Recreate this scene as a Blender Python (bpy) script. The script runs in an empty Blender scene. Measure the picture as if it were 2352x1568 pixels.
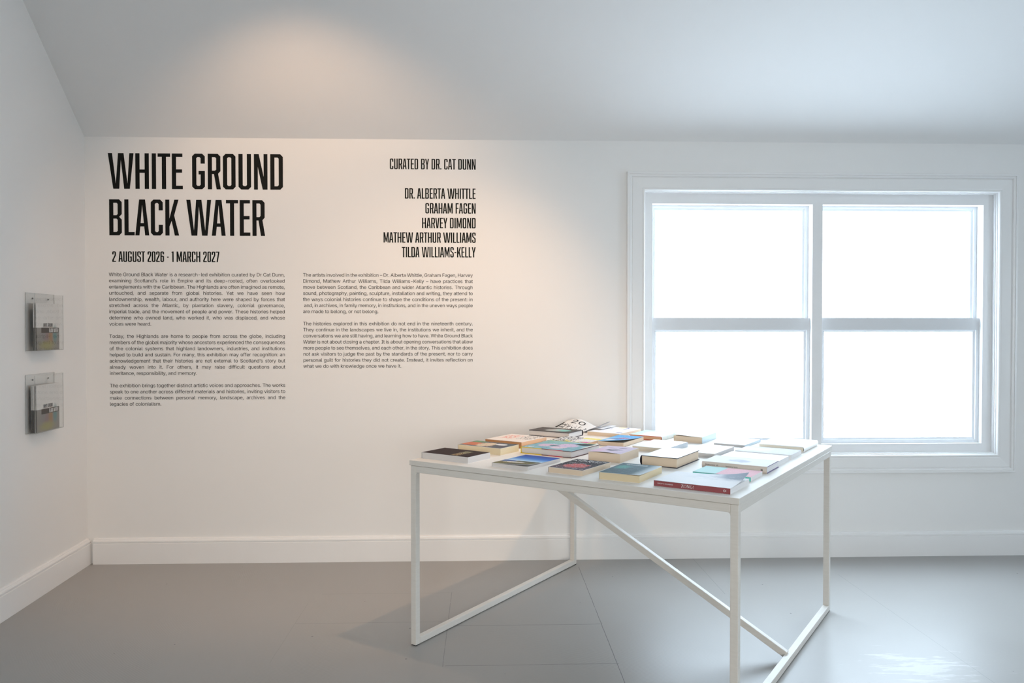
import bpy, bmesh, math, random
from mathutils import Vector, Matrix
from mathutils.geometry import delaunay_2d_cdt

random.seed(7)
SC = bpy.context.scene
COL = SC.collection
PI = math.pi

# ------------------------------------------------------------------ camera, light, exposure
cam_d = bpy.data.cameras.new('camera')
cam_d.sensor_width = 36.0
cam_d.lens = 36.0 * 1842.0 / 2352.0
cam_d.clip_start = 0.05
cam = bpy.data.objects.new('camera', cam_d)
COL.objects.link(cam)
cam.location = (0.0, -4.427, 1.278)
cam.rotation_euler = (PI / 2 - 0.015742, 0.0, -0.035)
SC.camera = cam

SC.view_settings.view_transform = 'Standard'
SC.view_settings.look = 'None'
SC.view_settings.gamma = 1.0
SC.view_settings.use_curve_mapping = False
SC.view_settings.exposure = 0.06

SKY_COLOR, SKY_STRENGTH = (0.715, 0.855, 1.0, 1.0), 13.0
world = bpy.data.worlds.new('overcast_sky')
SC.world = world
world.use_nodes = True
bg = world.node_tree.nodes['Background']
bg.inputs['Color'].default_value = SKY_COLOR
bg.inputs['Strength'].default_value = SKY_STRENGTH


def add_light(name, kind, loc, energy, color, aim=None, **kw):
    d = bpy.data.lights.new(name, kind)
    d.energy = energy
    d.color = color
    for k, v in kw.items():
        setattr(d, k, v)
    o = bpy.data.objects.new(name, d)
    COL.objects.link(o)
    o.location = loc
    if aim is not None:
        v = Vector(aim) - Vector(loc)
        o.rotation_euler = v.to_track_quat('-Z', 'Y').to_euler()
    return o


# two warm gallery spots on the ceiling track: one washing the wall text, one over the table
WASH, TABLE, ROOM, REAR = (38.0, (1.0, 0.63, 0.38)), (66.0, (1.0, 0.61, 0.33)), (4.0, (1.0, 0.85, 0.70)), (14.5, (1.0, 0.95, 0.88))
add_light('wall_wash_spot', 'SPOT', (-0.90, -1.50, 2.66), WASH[0], WASH[1], aim=(-0.90, 0.0, 1.42),
          spot_size=math.radians(98), spot_blend=0.6, shadow_soft_size=0.03)
add_light('table_spot', 'SPOT', (0.57, -1.485, 2.80), TABLE[0], TABLE[1], aim=(-0.50, 0.0, 0.30),
          spot_size=math.radians(70), spot_blend=0.85, shadow_soft_size=0.02)
# added soft fill overhead, behind the viewer, to brighten the room
add_light('room_fill_light', 'AREA', (0.6, -4.9, 3.2), ROOM[0], ROOM[1], aim=(0.2, -4.2, 0.0),
          shape='RECTANGLE', size=2.6, size_y=1.6)
# added fill from behind the viewer for the low wall and table front
add_light('rear_fill_light', 'AREA', (0.3, -8.5, 1.5), REAR[0], REAR[1], aim=(0.5, 0.0, 0.15),
          shape='RECTANGLE', size=2.2, size_y=1.2, spread=math.radians(52))
# daylight portal in the window opening
por = add_light('window_portal', 'AREA', (1.885, 0.17, 1.30), 1.0, (1, 1, 1), shape='RECTANGLE', size=1.96, size_y=1.44)
por.rotation_euler = (-PI / 2, 0, 0)
por.data.cycles.is_portal = True
por2 = add_light('side_window_portal', 'AREA', (5.16, -2.8, 1.275), 1.0, (1, 1, 1), shape='RECTANGLE', size=1.25, size_y=1.0)
por2.rotation_euler = (0, PI / 2, 0)
por2.data.cycles.is_portal = True
try:
    SC.cycles.diffuse_bounces = 8
    SC.cycles.max_bounces = 14
    SC.cycles.transparent_max_bounces = 16
except Exception:
    pass

# ------------------------------------------------------------------ materials


class NT:
    """small helper round a node tree"""

    def __init__(self, name):
        self.m = bpy.data.materials.new(name)
        self.m.use_nodes = True
        self.t = self.m.node_tree
        self.b = self.t.nodes['Principled BSDF']
        self.out = self.t.nodes['Material Output']

    def n(self, kind, **kw):
        x = self.t.nodes.new(kind)
        for k, v in kw.items():
            setattr(x, k, v)
        return x

    def link(self, a, b):
        self.t.links.new(a, b)

    def put(self, sock, v):
        if hasattr(v, 'is_linked') or isinstance(v, bpy.types.NodeSocket):
            self.link(v, sock)
        else:
            sock.default_value = v

    def math(self, op, a, b=0.0, c=None):
        x = self.n('ShaderNodeMath', operation=op)
        self.put(x.inputs[0], a)
        self.put(x.inputs[1], b)
        if c is not None:
            self.put(x.inputs[2], c)
        return x.outputs[0]

    def mix(self, f, a, b):
        x = self.n('ShaderNodeMix', data_type='RGBA')
        self.put(x.inputs['Factor'], f)
        self.put(x.inputs[6], a)
        self.put(x.inputs[7], b)
        return x.outputs[2]

    def noise(self, vec, scale, detail=4.0, rough=0.55, dist=0.0):
        x = self.n('ShaderNodeTexNoise')
        if vec is not None:
            self.link(vec, x.inputs['Vector'])
        x.inputs['Scale'].default_value = scale
        x.inputs['Detail'].default_value = detail
        x.inputs['Roughness'].default_value = rough
        x.inputs['Distortion'].default_value = dist
        return x.outputs['Fac']

    def step(self, v, lo, hi):
        x = self.n('ShaderNodeMapRange', interpolation_type='SMOOTHSTEP')
        self.put(x.inputs['Value'], v)
        x.inputs['From Min'].default_value = lo
        x.inputs['From Max'].default_value = hi
        return x.outputs['Result']

    def mapping(self, vec, scale=(1, 1, 1), rot=(0, 0, 0)):
        x = self.n('ShaderNodeMapping')
        self.link(vec, x.inputs['Vector'])
        x.inputs['Scale'].default_value = scale
        x.inputs['Rotation'].default_value = rot
        return x.outputs['Vector']

    def bump(self, h, strength, distance=0.01):
        x = self.n('ShaderNodeBump')
        x.inputs['Strength'].default_value = strength
        x.inputs['Distance'].default_value = distance
        self.link(h, x.inputs['Height'])
        self.link(x.outputs['Normal'], self.b.inputs['Normal'])
        return x

    def coord(self, which='Object'):
        return self.n('ShaderNodeTexCoord').outputs[which]


def rgba(c):
    return (c[0], c[1], c[2], 1.0)


def plain(name, col, rough=0.5, var=0.03, scale=30.0, bump=0.0, spec=0.5, metal=0.0):
    k = NT(name)
    v = k.coord()
    f = k.noise(v, scale)
    c1 = tuple(max(0, x * (1 - var)) for x in col)
    c2 = tuple(min(1, x * (1 + var)) for x in col)
    k.link(k.mix(f, rgba(c1), rgba(c2)), k.b.inputs['Base Color'])
    k.b.inputs['Roughness'].default_value = rough
    k.b.inputs['Specular IOR Level'].default_value = spec
    k.b.inputs['Metallic'].default_value = metal
    if bump:
        k.bump(f, bump, 0.002)
    return k.m


def wall_paint(name, col):
    k = NT(name)
    v = k.coord()
    big = k.noise(v, 1.3, 3)
    fine = k.noise(v, 190.0, 3)
    lump = k.noise(v, 9.0, 3)
    c = k.mix(big, rgba([x * 0.985 for x in col]), rgba([min(1, x * 1.012) for x in col]))
    k.link(c, k.b.inputs['Base Color'])
    k.b.inputs['Roughness'].default_value = 0.62
    k.b.inputs['Specular IOR Level'].default_value = 0.3
    h = k.math('ADD', k.math('MULTIPLY', lump, 1.0), k.math('MULTIPLY', fine, 0.12))
    k.bump(h, 0.06, 0.01)
    return k.m


def floor_paint():
    k = NT('grey_floor_paint')
    v = k.coord()
    sep = k.n('ShaderNodeSeparateXYZ')
    k.link(v, sep.inputs[0])
    wob = k.math('MULTIPLY', k.math('SUBTRACT', k.noise(v, 14.0, 2), 0.5), 0.004)
    X = k.math('ADD', sep.outputs['X'], wob)
    Y = k.math('ADD', sep.outputs['Y'], wob)
    # joints of the boards under the paint: (along, fixed coordinate, from, to, strength)
    joints = [('y', 0.508, -2.05, -0.15, 1.0), ('y', -0.157, -1.405, -0.545, 0.55), ('y', 1.161, -0.62, 0.0, 0.45),
              ('y', 1.842, -1.7, -0.33, 0.35), ('x', -0.988, -0.18, 0.512, 1.0), ('x', -1.398, -0.148, 0.515, 0.9),
              ('x', -0.552, -0.78, -0.163, 0.45), ('x', -0.937, -0.82, -0.185, 0.6), ('y', -0.82, -1.35, -0.67, 0.2)]
    seam = None
    for ax, c, a, b, s in joints:
        u, w = (X, Y) if ax == 'y' else (Y, X)
        m1 = k.math('COMPARE', u, c, 0.0016)
        m2 = k.math('COMPARE', w, (a + b) / 2, (b - a) / 2)
        m = k.math('MULTIPLY', k.math('MULTIPLY', m1, m2), s)
        seam = m if seam is None else k.math('MAXIMUM', seam, m)
    brk = k.step(k.noise(v, 22.0, 3), 0.22, 0.42)
    seam = k.math('MULTIPLY', seam, brk)
    # combed brush strokes in sweeping arcs
    sw = k.n('ShaderNodeTexWave', wave_type='RINGS', rings_direction='Z')
    warp = k.mapping(v, (1.0, 1.0, 0.0))
    k.link(warp, sw.inputs['Vector'])
    sw.inputs['Scale'].default_value = 34.0
    sw.inputs['Distortion'].default_value = 9.0
    sw.inputs['Detail'].default_value = 1.0
    sw.inputs['Detail Scale'].default_value = 0.22
    strokes = k.math('MULTIPLY', k.math('MULTIPLY', sw.outputs['Fac'], k.step(k.noise(v, 1.9, 2), 0.44, 0.64)), k.math('SUBTRACT', 1.0, k.step(sep.outputs['X'], 0.55, 1.15)))
    grain = k.noise(v, 85.0, 4)
    patch = k.noise(v, 2.2, 5)
    base = k.mix(patch, rgba((0.337, 0.327, 0.312)), rgba((0.377, 0.367, 0.352)))
    # dark specks
    vo = k.n('ShaderNodeTexVoronoi', feature='F1')
    k.link(v, vo.inputs['Vector'])
    vo.inputs['Scale'].default_value = 6.5
    speck = k.math('LESS_THAN', vo.outputs['Distance'], 0.028)
    base = k.mix(k.math('MULTIPLY', speck, 0.8), base, rgba((0.10, 0.10, 0.10)))
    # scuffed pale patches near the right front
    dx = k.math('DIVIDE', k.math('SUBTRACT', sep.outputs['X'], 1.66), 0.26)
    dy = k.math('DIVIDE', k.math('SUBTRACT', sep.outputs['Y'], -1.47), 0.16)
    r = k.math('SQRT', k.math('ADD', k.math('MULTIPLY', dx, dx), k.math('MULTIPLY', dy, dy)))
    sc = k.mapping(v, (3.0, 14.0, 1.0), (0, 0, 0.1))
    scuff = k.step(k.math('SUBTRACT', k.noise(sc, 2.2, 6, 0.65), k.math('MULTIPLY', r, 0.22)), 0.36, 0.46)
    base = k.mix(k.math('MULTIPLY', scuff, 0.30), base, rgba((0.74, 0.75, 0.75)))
    base = k.mix(k.math('MULTIPLY', seam, 0.75), base, rgba((0.09, 0.09, 0.09)))
    k.link(base, k.b.inputs['Base Color'])
    rr = k.math('ADD', 0.31, k.math('MULTIPLY', patch, 0.14))
    k.link(rr, k.b.inputs['Roughness'])
    k.b.inputs['Specular IOR Level'].default_value = 0.5
    h = k.math('ADD', k.math('MULTIPLY', strokes, 0.42), k.math('MULTIPLY', grain, 0.35))
    h = k.math('ADD', h, k.math('MULTIPLY', patch, 0.6))
    h = k.math('SUBTRACT', h, k.math('MULTIPLY', seam, 2.5))
    k.bump(h, 0.17, 0.004)
    return k.m


def table_paint():
    k = NT('brushed_white_table_paint')
    v = k.coord()
    f = k.noise(k.mapping(v, (3.0, 3.0, 30.0)), 5.0, 5, 0.6)
    g = k.noise(v, 60.0, 4)
    c = k.mix(f, rgba((0.68, 0.65, 0.60)), rgba((0.78, 0.755, 0.71)))
    chip = k.step(k.noise(v, 26.0, 5, 0.7), 0.735, 0.76)
    c = k.mix(k.math('MULTIPLY', chip, 0.5), c, rgba((0.45, 0.42, 0.38)))
    k.link(c, k.b.inputs['Base Color'])
    k.b.inputs['Roughness'].default_value = 0.38
    k.bump(k.math('ADD', f, k.math('MULTIPLY', g, 0.4)), 0.12, 0.003)
    return k.m


def tabletop_paint():
    k = NT('white_tabletop_paint')
    v = k.coord()
    f = k.noise(k.mapping(v, (2.0, 22.0, 1.0)), 3.0, 5, 0.6)
    c = k.mix(f, rgba((0.80, 0.77, 0.725)), rgba((0.86, 0.835, 0.795)))
    k.link(c, k.b.inputs['Base Color'])
    k.b.inputs['Roughness'].default_value = 0.55
    k.b.inputs['Specular IOR Level'].default_value = 0.15
    k.bump(f, 0.08, 0.002)
    return k.m


def pages(name, col, dark=0.86):
    """the cut edges of a block of paper: fine lines parallel to the covers"""
    k = NT(name)
    v = k.coord()
    st = k.noise(k.mapping(v, (2.0, 2.0, 900.0)), 1.0, 3, 0.6)
    br = k.noise(v, 18.0, 3)
    c = k.mix(st, rgba([x * dark for x in col]), rgba(col))
    c = k.mix(k.math('MULTIPLY', br, 0.18), c, rgba([x * 0.82 for x in col]))
    k.link(c, k.b.inputs['Base Color'])
    k.b.inputs['Roughness'].default_value = 0.75
    k.b.inputs['Specular IOR Level'].default_value = 0.2
    k.bump(st, 0.15, 0.0006)
    return k.m


def art(name, base, layers=(), rough=0.6, spec=0.03):
    """printed cover: layers of masks over UV, each (kind, params, colour)"""
    k = NT(name)
    uv = k.coord('UV')
    sep = k.n('ShaderNodeSeparateXYZ')
    k.link(uv, sep.inputs[0])
    U, V = sep.outputs['X'], sep.outputs['Y']
    wv = k.noise(uv, 5.0, 4)
    fine = k.noise(uv, 60.0, 3)
    col = k.mix(fine, rgba([x * 0.94 for x in base]), rgba([min(1, x * 1.05) for x in base]))

    def edge(c, a, s, sign):
        d = k.math('SUBTRACT', c, a) if sign > 0 else k.math('SUBTRACT', a, c)
        return k.step(d, -s, s)
    for kind, p, colour in layers:
        if kind == 'rect':
            u0, u1, v0, v1, s = p[:5]
            w = p[5] if len(p) > 5 else 0.0
            u_, v_ = U, V
            if w:
                off = k.math('MULTIPLY', k.math('SUBTRACT', wv, 0.5), w)
                u_, v_ = k.math('ADD', U, off), k.math('ADD', V, off)
            m = k.math('MULTIPLY', k.math('MULTIPLY', edge(u_, u0, s, 1), edge(u_, u1, s, -1)),
                       k.math('MULTIPLY', edge(v_, v0, s, 1), edge(v_, v1, s, -1)))
        elif kind == 'ell':
            cu, cv, ru, rv, s = p[:5]
            w = p[5] if len(p) > 5 else 0.25
            du = k.math('DIVIDE', k.math('SUBTRACT', U, cu), ru)
            dv = k.math('DIVIDE', k.math('SUBTRACT', V, cv), rv)
            r = k.math('SQRT', k.math('ADD', k.math('MULTIPLY', du, du), k.math('MULTIPLY', dv, dv)))
            r = k.math('ADD', r, k.math('MULTIPLY', k.math('SUBTRACT', wv, 0.5), w * 2))
            m = k.step(k.math('SUBTRACT', 1.0, r), -s, s)
        elif kind == 'noise':
            sc, lo, hi = p[:3]
            st = p[3] if len(p) > 3 else (1, 1, 1)
            m = k.step(k.noise(k.mapping(uv, st), sc, 4, 0.6), lo, hi)
            if len(p) > 4:
                u0, u1, v0, v1, s = p[4]
                m = k.math('MULTIPLY', m, k.math('MULTIPLY', k.math('MULTIPLY', edge(U, u0, s, 1), edge(U, u1, s, -1)),
                                                 k.math('MULTIPLY', edge(V, v0, s, 1), edge(V, v1, s, -1))))
        elif kind == 'gradv':
            m = k.step(V, p[0], p[1])
        elif kind == 'gradu':
            m = k.step(U, p[0], p[1])
        col = k.mix(m, col, rgba(colour))
    k.link(col, k.b.inputs['Base Color'])
    k.b.inputs['Roughness'].default_value = rough
    k.b.inputs['Specular IOR Level'].default_value = spec
    return k.m


def pane_glass():
    k = NT('window_glass')
    tr = k.n('ShaderNodeBsdfTransparent')
    tr.inputs['Color'].default_value = (0.97, 0.98, 0.98, 1)
    gl = k.n('ShaderNodeBsdfGlossy')
    gl.inputs['Roughness'].default_value = 0.02
    fr = k.n('ShaderNodeFresnel')
    fr.inputs['IOR'].default_value = 1.45
    mx = k.n('ShaderNodeMixShader')
    ge = k.n('ShaderNodeNewGeometry')
    k.link(k.math('MULTIPLY', fr.outputs[0], k.math('SUBTRACT', 1.0, ge.outputs['Backfacing'])), mx.inputs[0])
    k.link(tr.outputs[0], mx.inputs[1])
    k.link(gl.outputs[0], mx.inputs[2])
    k.link(mx.outputs[0], k.out.inputs['Surface'])
    return k.m


def acrylic(name, tint, refl):
    k = NT(name)
    tr = k.n('ShaderNodeBsdfTransparent')
    tr.inputs['Color'].default_value = rgba(tint)
    gl = k.n('ShaderNodeBsdfGlossy')
    gl.inputs['Roughness'].default_value = 0.015
    fr = k.n('ShaderNodeFresnel')
    fr.inputs['IOR'].default_value = 1.49
    mx = k.n('ShaderNodeMixShader')
    ge = k.n('ShaderNodeNewGeometry')
    k.link(k.math('MULTIPLY', k.math('MULTIPLY', fr.outputs[0], refl), k.math('SUBTRACT', 1.0, ge.outputs['Backfacing'])), mx.inputs[0])
    k.link(tr.outputs[0], mx.inputs[1])
    k.link(gl.outputs[0], mx.inputs[2])
    k.link(mx.outputs[0], k.out.inputs['Surface'])
    return k.m


M = {}
M['wall'] = wall_paint('white_wall_paint', (0.86, 0.855, 0.84))
M['ceiling'] = wall_paint('white_ceiling_paint', (0.84, 0.84, 0.835))
M['trim'] = plain('white_gloss_trim_paint', (0.87, 0.868, 0.86), 0.3, 0.01, 12)
M['frame'] = plain('white_window_frame_paint', (0.86, 0.865, 0.87), 0.33, 0.01, 12)
M['sash'] = plain('shaded_white_sash_paint', (0.73, 0.745, 0.765), 0.4, 0.01, 12)  # frame white darkened, so the sash's shade sits in the colour
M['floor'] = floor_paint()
M['table'] = table_paint()
M['tabletop'] = tabletop_paint()
M['rubber'] = plain('black_rubber', (0.02, 0.02, 0.02), 0.7)
M['vinyl'] = plain('black_vinyl', (0.006, 0.007, 0.006), 0.5, 0.05, spec=0.15)
M['glass'] = pane_glass()
M['acrylic'] = acrylic('clear_acrylic', (0.975, 0.98, 0.98), 1.0)
M['acrylic_edge'] = plain('acrylic_cut_edge', (0.42, 0.43, 0.43), 0.25)
M['screw'] = plain('steel_screw', (0.16, 0.16, 0.16), 0.35, metal=0.8)
M['p_white'] = pages('white_paper_edges', (0.84, 0.84, 0.85))
M['p_grey'] = pages('greyish_paper_edges', (0.72, 0.70, 0.69))
M['p_cream'] = pages('cream_paper_edges', (0.84, 0.77, 0.64))
M['p_tan'] = pages('tan_paper_edges', (0.80, 0.66, 0.51))
M['p_yellow'] = pages('yellowed_paper_edges', (0.80, 0.68, 0.46))
M['p_orange'] = pages('orange_paper_edges', (0.80, 0.50, 0.31))

# ------------------------------------------------------------------ object helpers


def link(o, parent=None):
    COL.objects.link(o)
    if parent is not None:
        o.parent = parent
    return o


def empty(name, loc=(0, 0, 0), rot=(0, 0, 0)):
    o = bpy.data.objects.new(name, None)
    o.empty_display_size = 0.1
    link(o)
    o.location = loc
    o.rotation_euler = rot
    return o


def tag(o, label=None, cat=None, group=None, kind=None):
    if label:
        o['label'] = label
    if cat:
        o['category'] = cat
    if group:
        o['group'] = group
    if kind:
        o['kind'] = kind
    return o


def obj(name, bm, mats, parent=None, recalc=True, smooth=False):
    if recalc:
        bmesh.ops.recalc_face_normals(bm, faces=bm.faces)
    me = bpy.data.meshes.new(name)
    bm.to_mesh(me)
    bm.free()
    for m in (mats if isinstance(mats, (list, tuple)) else [mats]):
        me.materials.append(m)
    if smooth:
        for p in me.polygons:
            p.use_smooth = True
    return link(bpy.data.objects.new(name, me), parent)


def box(bm, x0, x1, y0, y1, z0, z1, mat=0, bev=0.0):
    vs = [bm.verts.new(p) for p in ((x0, y0, z0), (x1, y0, z0), (x1, y1, z0), (x0, y1, z0),
                                    (x0, y0, z1), (x1, y0, z1), (x1, y1, z1), (x0, y1, z1))]
    fs = []
    for q in ((3, 2, 1, 0), (4, 5, 6, 7), (0, 1, 5, 4), (1, 2, 6, 5), (2, 3, 7, 6), (3, 0, 4, 7)):
        f = bm.faces.new([vs[i] for i in q])
        f.material_index = mat
        fs.append(f)
    if bev:
        es = list({e for f in fs for e in f.edges})
        r = bmesh.ops.bevel(bm, geom=es, offset=bev, segments=2, profile=0.5, affect='EDGES')
        for f in r['faces']:
            f.material_index = mat
    return bm


def prism(bm, pts, axis_fn, t0, t1, mat=0):
    """extrude a closed polygon; axis_fn(a, b, t) -> xyz"""
    A = [bm.verts.new(axis_fn(a, b, t0)) for a, b in pts]
    B = [bm.verts.new(axis_fn(a, b, t1)) for a, b in pts]
    n = len(pts)
    fs = []
    for i in range(n):
        fs.append(bm.faces.new((A[i], A[(i + 1) % n], B[(i + 1) % n], B[i])))
    fs.append(bm.faces.new(A[::-1]))
    fs.append(bm.faces.new(B))
    for f in fs:
        f.material_index = mat
    return bm


def bar(bm, p, q, w, h, up=(0, 0, 1), bev=0.002, mat=0):
    """square tube from p to q"""
    p, q = Vector(p), Vector(q)
    d = (q - p).normalized()
    u = Vector(up)
    s = d.cross(u).normalized()
    u = s.cross(d).normalized()
    r0, r1 = [], []
    for a, b in ((-1, -1), (1, -1), (1, 1), (-1, 1)):
        o = s * (a * w / 2) + u * (b * h / 2)
        r0.append(bm.verts.new(p + o))
        r1.append(bm.verts.new(q + o))
    fs = [bm.faces.new((r0[i], r0[(i + 1) % 4], r1[(i + 1) % 4], r1[i])) for i in range(4)]
    fs += [bm.faces.new(r0[::-1]), bm.faces.new(r1)]
    es = list({e for f in fs for e in f.edges})
    if bev:
        bmesh.ops.bevel(bm, geom=es, offset=bev, segments=2, profile=0.5, affect='EDGES')
    return bm

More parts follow.
